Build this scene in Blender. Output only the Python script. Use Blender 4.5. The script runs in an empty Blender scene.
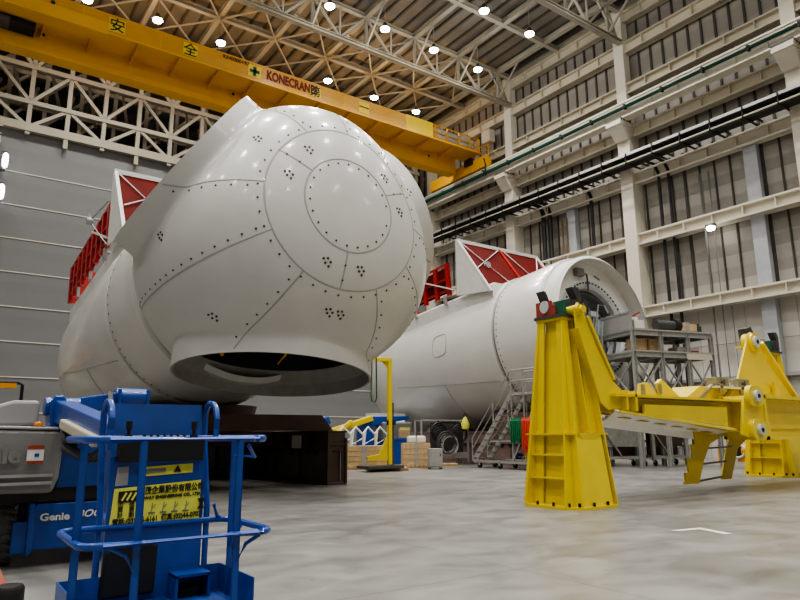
import bpy, math, random
import numpy as np
from mathutils import Vector as V, Matrix
random.seed(7)
S = bpy.context.scene
COL = S.collection
PI = math.pi
rad = math.radians

# ------------------------------------------------------------------ materials
def mat(name, col, rough=.5, metal=0., var=.06, scale=3., bump=0., coat=0., emit=None, spec=.5, dirt=0.):
    m = bpy.data.materials.new(name); m.use_nodes = True
    nt = m.node_tree; b = nt.nodes['Principled BSDF']
    b.inputs['Roughness'].default_value = rough; b.inputs['Metallic'].default_value = metal
    b.inputs['Specular IOR Level'].default_value = spec
    if coat: b.inputs['Coat Weight'].default_value = coat; b.inputs['Coat Roughness'].default_value = .12
    if emit:
        b.inputs['Emission Color'].default_value = (*emit[:3], 1); b.inputs['Emission Strength'].default_value = emit[3]
    tc = nt.nodes.new('ShaderNodeTexCoord'); n = nt.nodes.new('ShaderNodeTexNoise')
    n.inputs['Scale'].default_value = scale; n.inputs['Detail'].default_value = 4
    nt.links.new(tc.outputs['Object'], n.inputs['Vector'])
    r = nt.nodes.new('ShaderNodeValToRGB')
    r.color_ramp.elements[0].position = .3; r.color_ramp.elements[1].position = .7
    r.color_ramp.elements[0].color = (*[max(0, c*(1-var-dirt)) for c in col], 1)
    r.color_ramp.elements[1].color = (*[min(1, c*(1+var)) for c in col], 1)
    nt.links.new(n.outputs['Fac'], r.inputs['Fac']); nt.links.new(r.outputs['Color'], b.inputs['Base Color'])
    if bump:
        bp = nt.nodes.new('ShaderNodeBump'); bp.inputs['Strength'].default_value = bump; bp.inputs['Distance'].default_value = .02
        nt.links.new(n.outputs['Fac'], bp.inputs['Height']); nt.links.new(bp.outputs['Normal'], b.inputs['Normal'])
    return m
M = {}
M['hub'] = mat('hub_gelcoat', (.60,.597,.575), .36, coat=.25, var=.03, scale=1.2)
M['shell'] = mat('shell_gelcoat', (.66,.655,.63), .27, coat=.5, var=.03, scale=.8)
M['white'] = mat('white_paint', (.70,.70,.67), .4, var=.04)
M['face_white'] = mat('face_white', (.86,.86,.84), .5, var=.02)
M['seam'] = mat('seam_grey', (.37,.37,.35), .6)
M['bolt'] = mat('bolt_dark', (.04,.04,.04), .5)
M['black'] = mat('black_rubber', (.012,.012,.012), .55)
M['dark'] = mat('cavity_shade', (.010,.011,.013), .7)  # near-black carries the shade inside hollows
M['inner'] = mat('collar_inner', (.36,.36,.335), .6, var=.1)
M['crane'] = mat('crane_yellow', (.74,.38,.018), .42, var=.05, scale=.6)
M['crane_sheet'] = mat('crane_cover_yellow', (.62,.32,.035), .4, var=.06, scale=.6)
M['yellow'] = mat('fixture_yellow', (.77,.60,.025), .36, coat=.2, var=.05, scale=1.5)
M['yellowd'] = mat('yellow_edge', (.58,.42,.015), .4)
M['cream'] = mat('cream_steel', (.58,.53,.42), .5, var=.06, scale=.7)
M['creamw'] = mat('cream_white_steel', (.70,.66,.56), .5, var=.05, scale=.7)
M['plate_bounce'] = mat('floor_bounce_plate', (.86,.83,.74), .45)
M['truss'] = mat('truss_cream', (.37,.345,.285), .5, var=.07, scale=.6)
M['trussb'] = mat('truss_tan', (.36,.325,.255), .55, var=.08, scale=.6)
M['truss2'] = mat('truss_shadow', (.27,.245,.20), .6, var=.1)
M['deck'] = mat('roof_deck', (.20,.182,.155), .7, var=.12, scale=.5)
M['rib'] = mat('deck_rib', (.085,.073,.06), .7)
M['stud'] = mat('wall_stud', (.055,.047,.04), .6, var=.15)
M['blue'] = mat('genie_blue', (.010,.065,.33), .36, coat=.25, var=.08, scale=4)
M['blue2'] = mat('worn_blue', (.012,.055,.25), .5, var=.15, scale=5)
M['lgrey'] = mat('cover_grey', (.34,.33,.335), .4, var=.04)
M['mgrey'] = mat('cover_dark_grey', (.20,.20,.195), .45, var=.05)
M['galv'] = mat('galvanised', (.40,.40,.39), .45, metal=.35, var=.12, scale=6)
M['alu'] = mat('aluminium', (.60,.60,.60), .35, metal=.6, var=.06)
M['steel'] = mat('dark_steel', (.10,.10,.10), .45, metal=.5, var=.12)
M['grit'] = mat('grey_grille', (.36,.335,.325), .6, var=.1, scale=9)
M['bluegrey'] = mat('post_bluegrey', (.42,.44,.48), .5)
M['brown'] = mat('brown_primer', (.085,.052,.042), .55, var=.15, scale=2)
M['brownface'] = mat('brown_grey_lit', (.13,.115,.11), .6, var=.2, scale=2)  # greyer brown, light falling on the side webs put into the colour
M['pink'] = mat('pinkish_brown', (.20,.135,.12), .6, var=.12, scale=2)
M['red'] = mat('guard_red', (.36,.014,.011), .4, var=.08)
M['redd'] = mat('board_red_shaded', (.115,.007,.005), .75, var=.18, scale=1.4, spec=.12)  # shade on the boards put into a darker red
M['redbar'] = mat('worn_red', (.33,.05,.03), .5, var=.15)
M['redsling'] = mat('sling_red', (.70,.07,.05), .7, var=.2, scale=9)
M['green'] = mat('sling_green', (.012,.20,.07), .7, var=.2, scale=9)
M['cgreen'] = mat('conduit_green', (.008,.075,.05), .4)
M['wood'] = mat('pine', (.56,.41,.23), .7, var=.16, scale=5)
M['woodd'] = mat('old_pine', (.38,.26,.14), .75, var=.2, scale=6)
M['orange'] = mat('orange_paint', (.85,.36,.02), .4)
M['amber'] = mat('amber_lens', (.75,.20,.01), .2, coat=.5)
M['signy'] = mat('sticker_yellow', (.78,.78,.12), .5, var=.06, scale=14)
M['signy2'] = mat('sign_yellow', (.80,.58,.02), .5)
M['ink'] = mat('ink_black', (.015,.015,.015), .6)
M['inkred'] = mat('ink_red', (.16,.008,.006), .6)
M['inkgreen'] = mat('ink_green', (.004,.10,.055), .6)
M['inkwhite'] = mat('ink_white', (.75,.75,.75), .5)
M['teal'] = mat('teal_work_light', (.25,.6,.55), .4, emit=(.35,1,.92,2.0))
M['lamp'] = mat('lamp_lens', (1,.97,.9), .4, emit=(1,.95,.86,70))
M['walllamp'] = mat('wall_lamp_lens', (1,1,1), .4, emit=(.95,.97,1,14))
M['skylit'] = mat('bright_doorway', (.85,.9,.95), .5, emit=(.85,.93,1,1.1))
M['tyre'] = mat('tyre_grey', (.15,.148,.135), .8, var=.12, scale=8)
M['mach'] = mat('machined_grey', (.58,.60,.61), .45, metal=.15, var=.15, scale=4)
M['goldsteel'] = mat('zinc_yellow_steel', (.32,.29,.20), .45, metal=.4, var=.2, scale=6)

def ramp_mat(name, stops, rough, build):
    m = bpy.data.materials.new(name); m.use_nodes = True; nt = m.node_tree; b = nt.nodes['Principled BSDF']
    b.inputs['Roughness'].default_value = rough
    build(nt, b); return m
def floor_mat():
    m = bpy.data.materials.new('polished_concrete'); m.use_nodes = True; nt = m.node_tree; L = nt.links.new
    b = nt.nodes['Principled BSDF']
    tc = nt.nodes.new('ShaderNodeTexCoord')
    def noise(sc, det, rot=0, sx=1, sy=1, dist=0.):
        mp = nt.nodes.new('ShaderNodeMapping'); mp.inputs['Rotation'].default_value[2] = rot
        mp.inputs['Scale'].default_value = (sx, sy, 1)
        L(tc.outputs['Object'], mp.inputs['Vector'])
        n = nt.nodes.new('ShaderNodeTexNoise'); n.inputs['Scale'].default_value = sc; n.inputs['Detail'].default_value = det
        n.inputs['Distortion'].default_value = dist
        L(mp.outputs['Vector'], n.inputs['Vector']); return n
    a = noise(.35, 8); c = noise(1.3, 10, .6, .8, 1.2, .8); d = noise(5.5, 5, 0, 1, 1)
    mx = nt.nodes.new('ShaderNodeMix'); mx.data_type = 'FLOAT'; mx.inputs[0].default_value = .5
    L(a.outputs['Fac'], mx.inputs[2]); L(c.outputs['Fac'], mx.inputs[3])
    r = nt.nodes.new('ShaderNodeValToRGB'); e = r.color_ramp.elements
    e[0].position = .33; e[0].color = (.13,.126,.118,1); e[1].position = .70; e[1].color = (.335,.328,.31,1)
    L(mx.outputs[0], r.inputs['Fac'])
    # scattered dark oil spots
    r2 = nt.nodes.new('ShaderNodeValToRGB'); r2.color_ramp.elements[0].position = .69; r2.color_ramp.elements[0].color = (1,1,1,1)
    r2.color_ramp.elements[1].position = .78; r2.color_ramp.elements[1].color = (.35,.34,.33,1)
    L(d.outputs['Fac'], r2.inputs['Fac'])
    mm = nt.nodes.new('ShaderNodeMix'); mm.data_type = 'RGBA'; mm.blend_type = 'MULTIPLY'; mm.inputs[0].default_value = .8
    L(r.outputs['Color'], mm.inputs[6]); L(r2.outputs['Color'], mm.inputs[7])
    # saw-cut joints
    br = nt.nodes.new('ShaderNodeTexBrick'); br.offset = 0; br.inputs['Scale'].default_value = 1
    br.inputs['Brick Width'].default_value = 6; br.inputs['Row Height'].default_value = 6; br.inputs['Mortar Size'].default_value = .012
    br.inputs['Color1'].default_value = (1,1,1,1); br.inputs['Color2'].default_value = (.93,.93,.93,1); br.inputs['Mortar'].default_value = (.55,.55,.55,1)
    L(tc.outputs['Object'], br.inputs['Vector'])
    m2 = nt.nodes.new('ShaderNodeMix'); m2.data_type = 'RGBA'; m2.blend_type = 'MULTIPLY'; m2.inputs[0].default_value = .8
    L(mm.outputs[2], m2.inputs[6]); L(br.outputs['Color'], m2.inputs[7]); L(m2.outputs[2], b.inputs['Base Color'])
    rr = nt.nodes.new('ShaderNodeMapRange'); rr.inputs['To Min'].default_value = .22; rr.inputs['To Max'].default_value = .48
    L(c.outputs['Fac'], rr.inputs['Value']); L(rr.outputs['Result'], b.inputs['Roughness'])
    bp = nt.nodes.new('ShaderNodeBump'); bp.inputs['Strength'].default_value = .15; bp.inputs['Distance'].default_value = .01
    L(d.outputs['Fac'], bp.inputs['Height']); L(bp.outputs['Normal'], b.inputs['Normal'])
    return m
M['floor'] = floor_mat()
def band_mat(name, base, band, freq, axis='Z', rough=.55, ph=0., width=.5, metal=0.):
    """sheet metal with faint horizontal bands"""
    m = bpy.data.materials.new(name); m.use_nodes = True; nt = m.node_tree; L = nt.links.new
    b = nt.nodes['Principled BSDF']; b.inputs['Roughness'].default_value = rough; b.inputs['Metallic'].default_value = metal
    tc = nt.nodes.new('ShaderNodeTexCoord'); sp = nt.nodes.new('ShaderNodeSeparateXYZ'); L(tc.outputs['Object'], sp.inputs[0])
    mu = nt.nodes.new('ShaderNodeMath'); mu.operation = 'MULTIPLY_ADD'; mu.inputs[1].default_value = freq; mu.inputs[2].default_value = ph
    L(sp.outputs[axis], mu.inputs[0])
    fr = nt.nodes.new('ShaderNodeMath'); fr.operation = 'FRACT'; L(mu.outputs[0], fr.inputs[0])
    n = nt.nodes.new('ShaderNodeTexNoise'); n.inputs['Scale'].default_value = .8; n.inputs['Detail'].default_value = 5; L(tc.outputs['Object'], n.inputs['Vector'])
    ad = nt.nodes.new('ShaderNodeMath'); ad.operation = 'MULTIPLY_ADD'; ad.inputs[1].default_value = .25; L(n.outputs['Fac'], ad.inputs[0]); L(fr.outputs[0], ad.inputs[2])
    r = nt.nodes.new('ShaderNodeValToRGB'); e = r.color_ramp.elements
    e[0].position = width; e[0].color = (*base, 1); e[1].position = min(.99, width+.12); e[1].color = (*band, 1)
    L(ad.outputs[0], r.inputs['Fac']); L(r.outputs['Color'], b.inputs['Base Color'])
    return m
M['wall_hi'] = band_mat('upper_sheeting', (.27,.25,.22), (.31,.29,.255), .35)
M['wall_mid'] = band_mat('mid_sheeting', (.26,.25,.225), (.36,.345,.31), .62, width=.55)
M['wall_lo'] = band_mat('lower_sheeting', (.62,.60,.55), (.55,.53,.48), .42, width=.7)
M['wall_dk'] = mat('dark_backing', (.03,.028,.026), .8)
M['door_sheet'] = band_mat('door_sheeting', (.20,.20,.202), (.19,.19,.19), .41, rough=.38, width=.8)

# ------------------------------------------------------------------ mesh builder
def frame_of(d, up=V((0,0,1))):
    d = d.normalized()
    if abs(d.dot(up)) > .98: up = V((0,1,0)) if abs(d.y) < .9 else V((1,0,0))
    x = d.cross(up).normalized(); y = x.cross(d).normalized()
    return x, y
class MB:
    def __init__(s): s.v = []; s.f = []; s.m = []; s.mi = 0
    def add(s, vs, fs):
        o = len(s.v); s.v += [tuple(v) for v in vs]; s.f += [tuple(i+o for i in f) for f in fs]; s.m += [s.mi]*len(fs); return s
    def hexa(s, p):
        return s.add(p, [(0,3,2,1),(4,5,6,7),(0,1,5,4),(1,2,6,5),(2,3,7,6),(3,0,4,7)])
    def box(s, x0, y0, z0, x1, y1, z1):
        x0,x1 = sorted((x0,x1)); y0,y1 = sorted((y0,y1)); z0,z1 = sorted((z0,z1))
        return s.hexa([(x0,y0,z0),(x1,y0,z0),(x1,y1,z0),(x0,y1,z0),(x0,y0,z1),(x1,y0,z1),(x1,y1,z1),(x0,y1,z1)])
    def frus(s, cx, cy, z0, a0, b0, z1, a1, b1):
        return s.hexa([(cx-a0,cy-b0,z0),(cx+a0,cy-b0,z0),(cx+a0,cy+b0,z0),(cx-a0,cy+b0,z0),(cx-a1,cy-b1,z1),(cx+a1,cy-b1,z1),(cx+a1,cy+b1,z1),(cx-a1,cy+b1,z1)])
    def bar(s, p, q, w, h=None, up=(0,0,1)):
        p, q = V(p), V(q); h = h or w; x, y = frame_of(q-p, V(up)); x = x*w/2; y = y*h/2
        return s.hexa([p-x-y, p+x-y, p+x+y, p-x+y, q-x-y, q+x-y, q+x+y, q-x+y])
    def ibeam(s, p, q, h, w, t=.04, up=(0,0,1)):
        p, q = V(p), V(q); x, y = frame_of(q-p, V(up))
        s.bar(p+y*(h/2-t/2), q+y*(h/2-t/2), w, t, up); s.bar(p-y*(h/2-t/2), q-y*(h/2-t/2), w, t, up); s.bar(p, q, t, h-2*t, up); return s
    def tube(s, pts, r, n=8, closed=False):
        pts = [V(p) for p in pts]; N = len(pts); vs = []; fs = []
        x = None
        for i, p in enumerate(pts):
            if closed: d = pts[(i+1) % N]-pts[i-1]
            else: d = pts[min(i+1, N-1)]-pts[max(i-1, 0)]
            d.normalize()
            if x is None: x, y = frame_of(d)
            else:
                x = (x-d*x.dot(d)); 
                if x.length < 1e-5: x, y = frame_of(d)
                x.normalize(); y = d.cross(x)
            for k in range(n):
                t = 2*PI*k/n; vs.append(p+x*r*math.cos(t)+y*r*math.sin(t))
        for i in range(N if closed else N-1):
            j = (i+1) % N
            for k in range(n):
                k2 = (k+1) % n; fs.append((i*n+k, i*n+k2, j*n+k2, j*n+k))
        if not closed: fs += [tuple(range(n-1,-1,-1)), tuple((N-1)*n+k for k in range(n))]
        return s.add(vs, fs)
    def cyl(s, p, q, r, n=16, r2=None):
        p, q = V(p), V(q); x, y = frame_of(q-p); r2 = r if r2 is None else r2
        vs = [p+(x*math.cos(2*PI*k/n)+y*math.sin(2*PI*k/n))*r for k in range(n)]+[q+(x*math.cos(2*PI*k/n)+y*math.sin(2*PI*k/n))*r2 for k in range(n)]
        return s.add(vs, [(k,(k+1)%n,(k+1)%n+n,k+n) for k in range(n)]+[tuple(range(n-1,-1,-1)), tuple(range(n,2*n))])
    def prism(s, poly, vec):
        vec = V(vec); n = len(poly); a = [V(p) for p in poly]; b = [p+vec for p in a]
        return s.add(a+b, [tuple(range(n-1,-1,-1)), tuple(range(n,2*n))]+[(k,(k+1)%n,(k+1)%n+n,k+n) for k in range(n)])
    def lathe(s, prof, o, ax, n=48, close=False):
        """prof: (radius, distance along ax)"""
        o = V(o); ax = V(ax).normalized(); x, y = frame_of(ax); vs = []; fs = []
        for r, z in prof:
            for k in range(n):
                t = 2*PI*k/n; vs.append(o+ax*z+(x*math.cos(t)+y*math.sin(t))*r)
        m = len(prof)
        for i in range(m if close else m-1):
            j = (i+1) % m
            for k in range(n):
                k2 = (k+1) % n; fs.append((i*n+k, j*n+k, j*n+k2, i*n+k2))
        return s.add(vs, fs)
    def torus(s, c, ax, R, r, n=32, m=8):
        c = V(c); x, y = frame_of(V(ax))
        return s.tube([c+(x*math.cos(2*PI*k/n)+y*math.sin(2*PI*k/n))*R for k in range(n)], r, m, True)
    def build(s, name, m, parent=None, smooth=False, bevel=0., angle=35):
        me = bpy.data.meshes.new(name); me.from_pydata(s.v, [], s.f)
        for mm in (m if isinstance(m, (list, tuple)) else [m]): me.materials.append(M[mm])
        if isinstance(m, (list, tuple)): me.polygons.foreach_set('material_index', s.m)
        me.validate(); me.update()
        import bmesh
        bm = bmesh.new(); bm.from_mesh(me); bmesh.ops.recalc_face_normals(bm, faces=bm.faces); bm.to_mesh(me); bm.free()
        if smooth:
            me.polygons.foreach_set('use_smooth', [True]*len(me.polygons)); me.set_sharp_from_angle(angle=rad(angle))
        o = bpy.data.objects.new(name, me); COL.objects.link(o)
        if parent is not None: o.parent = parent
        if bevel:
            b = o.modifiers.new('bevel', 'BEVEL'); b.width = bevel; b.segments = 2; b.limit_method = 'ANGLE'; b.angle_limit = rad(40)
        return o
def tag(o, label=None, cat=None, group=None, kind=None):
    if label: o['label'] = label
    if cat: o['category'] = cat
    if group: o['group'] = group
    if kind: o['kind'] = kind
    return o
def thing(name, label, cat, loc=(0,0,0), rz=0., group=None):
    o = bpy.data.objects.new(name, None); COL.objects.link(o); o.location = loc; o.rotation_euler = (0,0,rz); o.empty_display_size = .2
    return tag(o, label, cat, group)
def struct(name, mb, m, label, **k):
    return tag(mb.build(name, m, **k), label, name.split('_')[0], None, 'structure')
def copy_tree(o, parent=None):
    c = o.copy(); COL.objects.link(c)
    if parent is not None: c.parent = parent
    for ch in list(o.children): copy_tree(ch, c)
    return c
def text(body, size, origin, xdir, ydir, m, parent, name='lettering', bold=0., shear=0., align='LEFT', width=None, depth=.004):
    cu = bpy.data.curves.new(name, 'FONT'); cu.body = body; cu.size = size; cu.offset = bold; cu.shear = shear; cu.align_x = align; cu.extrude = depth/2
    cu.resolution_u = 3
    t = bpy.data.objects.new('tmp', cu); COL.objects.link(t)
    dg = bpy.context.evaluated_depsgraph_get(); me = bpy.data.meshes.new_from_object(t.evaluated_get(dg))
    bpy.data.objects.remove(t); bpy.data.curves.remove(cu)
    x = V(xdir).normalized(); y = V(ydir).normalized(); z = x.cross(y); o = V(origin)
    if width and len(me.vertices):
        xs = [v.co.x for v in me.vertices]; w = max(xs)-min(xs); k = width/w if w > 0 else 1
    else: k = 1
    for v in me.vertices:
        c = v.co.copy(); v.co = o+x*c.x*k+y*c.y+z*c.z
    me.name = name; me.materials.clear(); me.materials.append(M[m])
    ob = bpy.data.objects.new(name, me); COL.objects.link(ob); ob.parent = parent
    return ob

# ------------------------------------------------------------------ camera
F, YAW, PIT, ROLL, EYE = 650., rad(35.45), rad(11.71), rad(-.32), 1.6
f = V((math.sin(YAW)*math.cos(PIT), math.cos(YAW)*math.cos(PIT), math.sin(PIT)))
r_ = V((math.cos(YAW), -math.sin(YAW), 0)); u_ = r_.cross(f)
r2 = r_*math.cos(ROLL)+u_*math.sin(ROLL); u2 = -r_*math.sin(ROLL)+u_*math.cos(ROLL)
cam = bpy.data.cameras.new('camera'); cam.sensor_width = 36; cam.lens = F*36/800; cam.clip_end = 300; cam.clip_start = .05
co = bpy.data.objects.new('camera', cam); COL.objects.link(co)
co.matrix_world = Matrix(((r2.x,u2.x,-f.x,0),(r2.y,u2.y,-f.y,0),(r2.z,u2.z,-f.z,EYE),(0,0,0,1)))
S.camera = co

# ------------------------------------------------------------------ the hall
XL, XR, YF, YB, ZR = -26., 41.25, -24., 56., 34.7
struct('floor', MB().box(XL,YF,-.3,XR+.3,YB+.3,0), 'floor', 'worn grey concrete hall floor with dark stains')
wr = struct('wall_right', MB().box(XR,YF,21.2,XR+.3,YB,ZR+1), 'wall_hi', 'tall right hall wall of grey metal sheeting between cream beams')
MB().box(XR,YF,9.9,XR+.3,YB,21.2).build('sheeting', 'wall_mid', wr)
MB().box(XR,YF,0,XR+.3,YB,9.9).build('sheeting', 'wall_lo', wr)
sm = MB(); y = YF
random.seed(3)
k = 0
while y < YB-1:
    w = .10 if k % 5 else .2
    sm.box(XR-.1, y, 9.9, XR, y+w, 21); y += 1.05
    k += 1
y = YF; 
while y < YB-1:
    sm.box(XR-.1, y, 21, XR, y+.15, ZR); y += 1.0
sm.build('stud', 'stud', wr)
sj = MB()
for z in (2.4,4.8,7.2): sj.box(XR-.02,YF,z,XR,YB,z+.04)
for yy in np.arange(-20,50,3.1): sj.box(XR-.02,yy,0,XR,yy+.03,9.6)
sj.build('sheet_joint', 'grit', wr)
# door wall at the far end
wb = struct('wall_back', MB().box(XL,51.6,0,XR,51.9,23.4), 'door_sheet', 'grey sheet-metal door wall with pale horizontal joints behind the left nacelle')
lines = MB()
for z in (20.2,17.75,15.32,12.9,10.45,8.03,5.6,3.2,.8): lines.box(XL,51.56,z-.03,XR,51.6,z+.03)
lines.build('joint_line', 'creamw', wb)
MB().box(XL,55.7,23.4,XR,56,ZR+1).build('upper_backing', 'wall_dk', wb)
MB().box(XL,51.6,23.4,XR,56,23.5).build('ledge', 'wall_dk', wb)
struct('wall_left', MB().box(XL-.3,YF,0,XL,YB,ZR+1), 'wall_mid', 'far left hall wall, out of view')
struct('wall_front', MB().box(XL,YF-.3,0,XR,YF,ZR+1), 'wall_mid', 'hall wall behind the viewer')
ce = struct('ceiling', MB().box(XL,YF,ZR+.1,XR+.3,YB,ZR+.4), 'deck', 'dark ribbed roof deck over the hall')
rb = MB(); x = XL
while x < XR: rb.box(x,YF,ZR-.08,x+.16,YB,ZR+.1); x += 1.18
rb.build('deck_rib', 'rib', ce)

# columns of the right wall
def column(n, y, label):
    m = MB(); m.box(40.0,y-.5,0,41.2,y+.5,23.2); m.box(40.25,y-.42,23.2,41.0,y+.42,34.2)
    m.hexa([(39.75,y-.5,23.0),(41.2,y-.5,23.0),(41.2,y+.5,23.0),(39.75,y+.5,23.0),(39.0,y-.6,24.0),(41.2,y-.6,24.0),(41.2,y+.6,24.0),(39.0,y+.6,24.0)])
    m.box(38.9,y-.65,24.0,41.2,y+.65,24.35)
    o = struct('column_%d' % n, m, 'creamw', label)
    b = MB()
    for k in range(4): b.box(38.95+.35*k,y-.67,24.3,39.1+.35*k,y+.67,24.5)
    b.build('bearing_pad', 'steel', o)
for n, (y, l) in enumerate(((15.2,'cream steel column at the right edge of the picture'),(27.2,'cream steel column behind the grey platform'),(39.3,'cream steel column behind the right nacelle fin'),(51.0,'cream corner column beyond the crane end')), 1):
    column(n, y, l)
def wind_post(n, y, label): struct('pillar_%d' % n, MB().box(40.7,y-.42,0,41.2,y+.42,20.4), 'bluegrey', label)
wind_post(1, 18.6, 'slim blue-grey wall post right of the black pipes'); wind_post(2, 33.1, 'slim blue-grey wall post between two columns')
# horizontal wall beams
def girt(n, z0, z1, x0, label, m='cream', xs=41.15):
    b = MB(); b.box(x0,YF,z1-.12,xs,51,z1); b.box(x0,YF,z0,xs-.1,51,z0+.1); b.box(x0+.28,YF,z0,x0+.36,51,z1)
    y = 3.2
    while y < 50:
        b.box(x0+.02,y,z0,x0+.3,y+.06,z1); y += 2.0
    return struct('beam_%d' % n, b, m, label)
girt(1, 33.0, 33.9, 40.45, 'topmost cream wall beam under the roof')
girt(2, 30.3, 31.25, 40.35, 'second cream wall beam below the roof')
girt(3, 26.9, 27.75, 40.35, 'cream wall beam just above the crane runway')
girt(4, 23.3, 24.2, 40.35, 'cream wall beam just below the crane runway')
girt(5, 19.6, 20.5, 40.35, 'cream wall beam under the black cable tray', 'creamw')
girt(6, 14.9, 15.75, 40.15, 'cream wall beam at mid height carrying the wall lamp', 'creamw')
girt(7, 9.6, 10.4, 40.15, 'lowest long cream wall beam above the pale sheeting', 'creamw')
b = MB(); b.box(40.9,YF,4.9,41.2,51,5.1)
struct('trim_1', b, 'grit', 'thin grey ledge low on the pale wall')
# runway
rw = thing('crane_runway', 'cream crane runway beam with rail and green conduit along the right wall', 'crane runway', (39.5,16,24.4))
m = MB(); m.box(-.55,-40,.85,.45,34.5,1.0); m.box(-.45,-40,0,.35,34.5,.12); m.box(-.12,-40,.1,.0,34.5,.9)
for k in range(36): m.box(-.45,-38+2*k,.1,-.1,-37.95+2*k,.88)
m.box(-.32,-40,.05,-.26,34.5,.86)
m.build('beam_web', 'creamw', rw)
MB().box(-.12,-40,1.0,.0,34.5,1.16).build('rail', 'steel', rw)
MB().box(-.62,-40,1.0,-.5,34.5,1.12).build('edge_flange', 'creamw', rw)
MB().tube([(-.62,-40,.62),(-.62,34.5,.62)], .19, 8).build('conduit', 'cgreen', rw)
for k in range(12,24): MB().box(-.78,-38+3*k,.46,-.48,-37.85+3*k,.8).build('conduit_clip', 'black', rw)
# cable tray
ct = thing('cable_tray', 'long black cable tray with pale edges running along the right wall', 'cable tray', (39.3,16,21.15))
MB().box(-.5,-40,-.05,.55,35,.12).build('cables', 'black', ct)
MB().box(-.62,-40,.02,-.5,35,.2).build('side_rail', 'alu', ct)
MB().box(-.66,-40,-.5,-.58,35,-.42).build('side_rail', 'cream', ct)
MB().box(-.3,-40,-.5,.5,35,-.36).build('cables', 'black', ct)
for k in range(14,33):
    m = MB(); y = -36+2.1*k; m.bar((-.75,y,-.08),(1.9,y,-.08),.1,.1); m.bar((-.68,y,-.55),(1.4,y,-.55),.1,.1); m.bar((-.64,y,-.6),(-.64,y,.2),.08,.08)
    m.build('bracket', 'black', ct)
# pipes down the right wall
def pipe(y, r, z1, z0, m, label, name='wall_pipe', x=40.6, group=None):
    p = MB()
    if z1 > 20: p.tube([(39.6,y+.6,z1),(x-.05,y+.25,z1-.25),(x,y,z1-1.0),(x,y,z0)], r, 8)
    else: p.tube([(x,y,z1),(x,y,z0)], r, 8)
    return tag(p.build(name, m, smooth=True), label, 'pipe', group)
pipe(24.95,.105,20.9,.05,'black','left pipe of the black pair dropping from the cable tray above the platform', group='black pipes right of the big column')
pipe(24.2,.105,20.9,.05,'black','right pipe of the black pair dropping from the cable tray above the platform', group='black pipes right of the big column')
pipe(35.9,.2,20.9,3,'black','very thick black pipe behind the right nacelle, left of its pair', group='black pipes left of the big column')
pipe(35.2,.2,20.9,3,'black','very thick black pipe behind the right nacelle, right of its pair', group='black pipes left of the big column')
pipe(33.9,.07,18.9,3,'woodd','thin brown pipe left of the two beside the thick black pipes')
pipe(33.45,.07,18.9,3,'woodd','thin brown pipe right of the two beside the thick black pipes')
pipe(30.9,.14,20.9,3,'black','lone black pipe on the wall above the open nacelle front')
pipe(21.95,.11,18.8,.05,'galv','thick grey pipe right of the black pair, leftmost of three', group='grey pipes on the wall')
pipe(21.35,.06,18.8,.05,'galv','thin grey pipe in the middle of the three grey pipes', group='grey pipes on the wall')
pipe(20.75,.04,9.5,.05,'galv','thinnest grey pipe on the pale wall, rightmost of three', group='grey pipes on the wall')
# wall lamp on the mid beam
wl = thing('wall_lamp', 'small lit floodlight hanging under the mid-height wall beam', 'floodlight', (39.9,21.2,14.75))
MB().box(-.12,-.3,-.05,.2,.3,.15).build('housing', 'steel', wl); MB().lathe([(.0,-.28),(.2,-.25),(.27,-.1),(.22,-.02)], (0,0,0), (0,0,1), 16).build('lens', 'lamp', wl, smooth=True)
# grey cabinet on the wall near the crane end
cb = thing('wall_cabinet', 'pale grey electrical cabinet on the wall beyond the crane end', 'cabinet', (40.2,41.8,28.6))
MB().box(-.4,-.55,0,.3,.55,1.25).build('body', 'cream', cb, bevel=.03); MB().box(-.43,-.5,.05,-.4,.5,1.2).build('door', 'cream', cb)

# left end column with two wall lamps
m = MB(); m.box(.5,50.6,0,1.75,51.5,22.3)
for k in range(40): m.box(.45,50.55,.4+k*.58,1.8,50.6,.46+k*.58)
struct('column_5', m, 'creamw', 'pale column at the left edge of the door wall')
for z, l in ((20.5,'upper lit oval lamp at the left end of the door wall'),(18.2,'lower lit oval lamp at the left end of the door wall')):
    w = thing('wall_light', l, 'wall light', (2.2,50.6,z), group='lights at the left end column')
    MB().box(-.25,-.05,-.7,.05,.3,.7).build('housing', 'steel', w)
    MB().lathe([(.0,-.6),(.16,-.45),(.2,0),(.16,.45),(0,.6)], (0,-.1,0), (0,0,1), 14).build('lens', 'walllamp', w, smooth=True)
og = thing('gantry_frame', 'thin orange bar on black posts in front of the door wall', 'frame', (1.4,40,0))
MB().bar((-1.5,0,4.25),(2.1,0,4.25),.22,.24).build('crossbar', 'orange', og)
MB().tube([(-1.6,0,4.4),(2.2,0,4.4),(2.38,0,4.3),(2.38,0,0)], .08, 8).build('post', 'black', og); MB().tube([(-1.55,0,4.4),(-1.55,0,0)], .08, 8).build('post', 'black', og)

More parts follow.
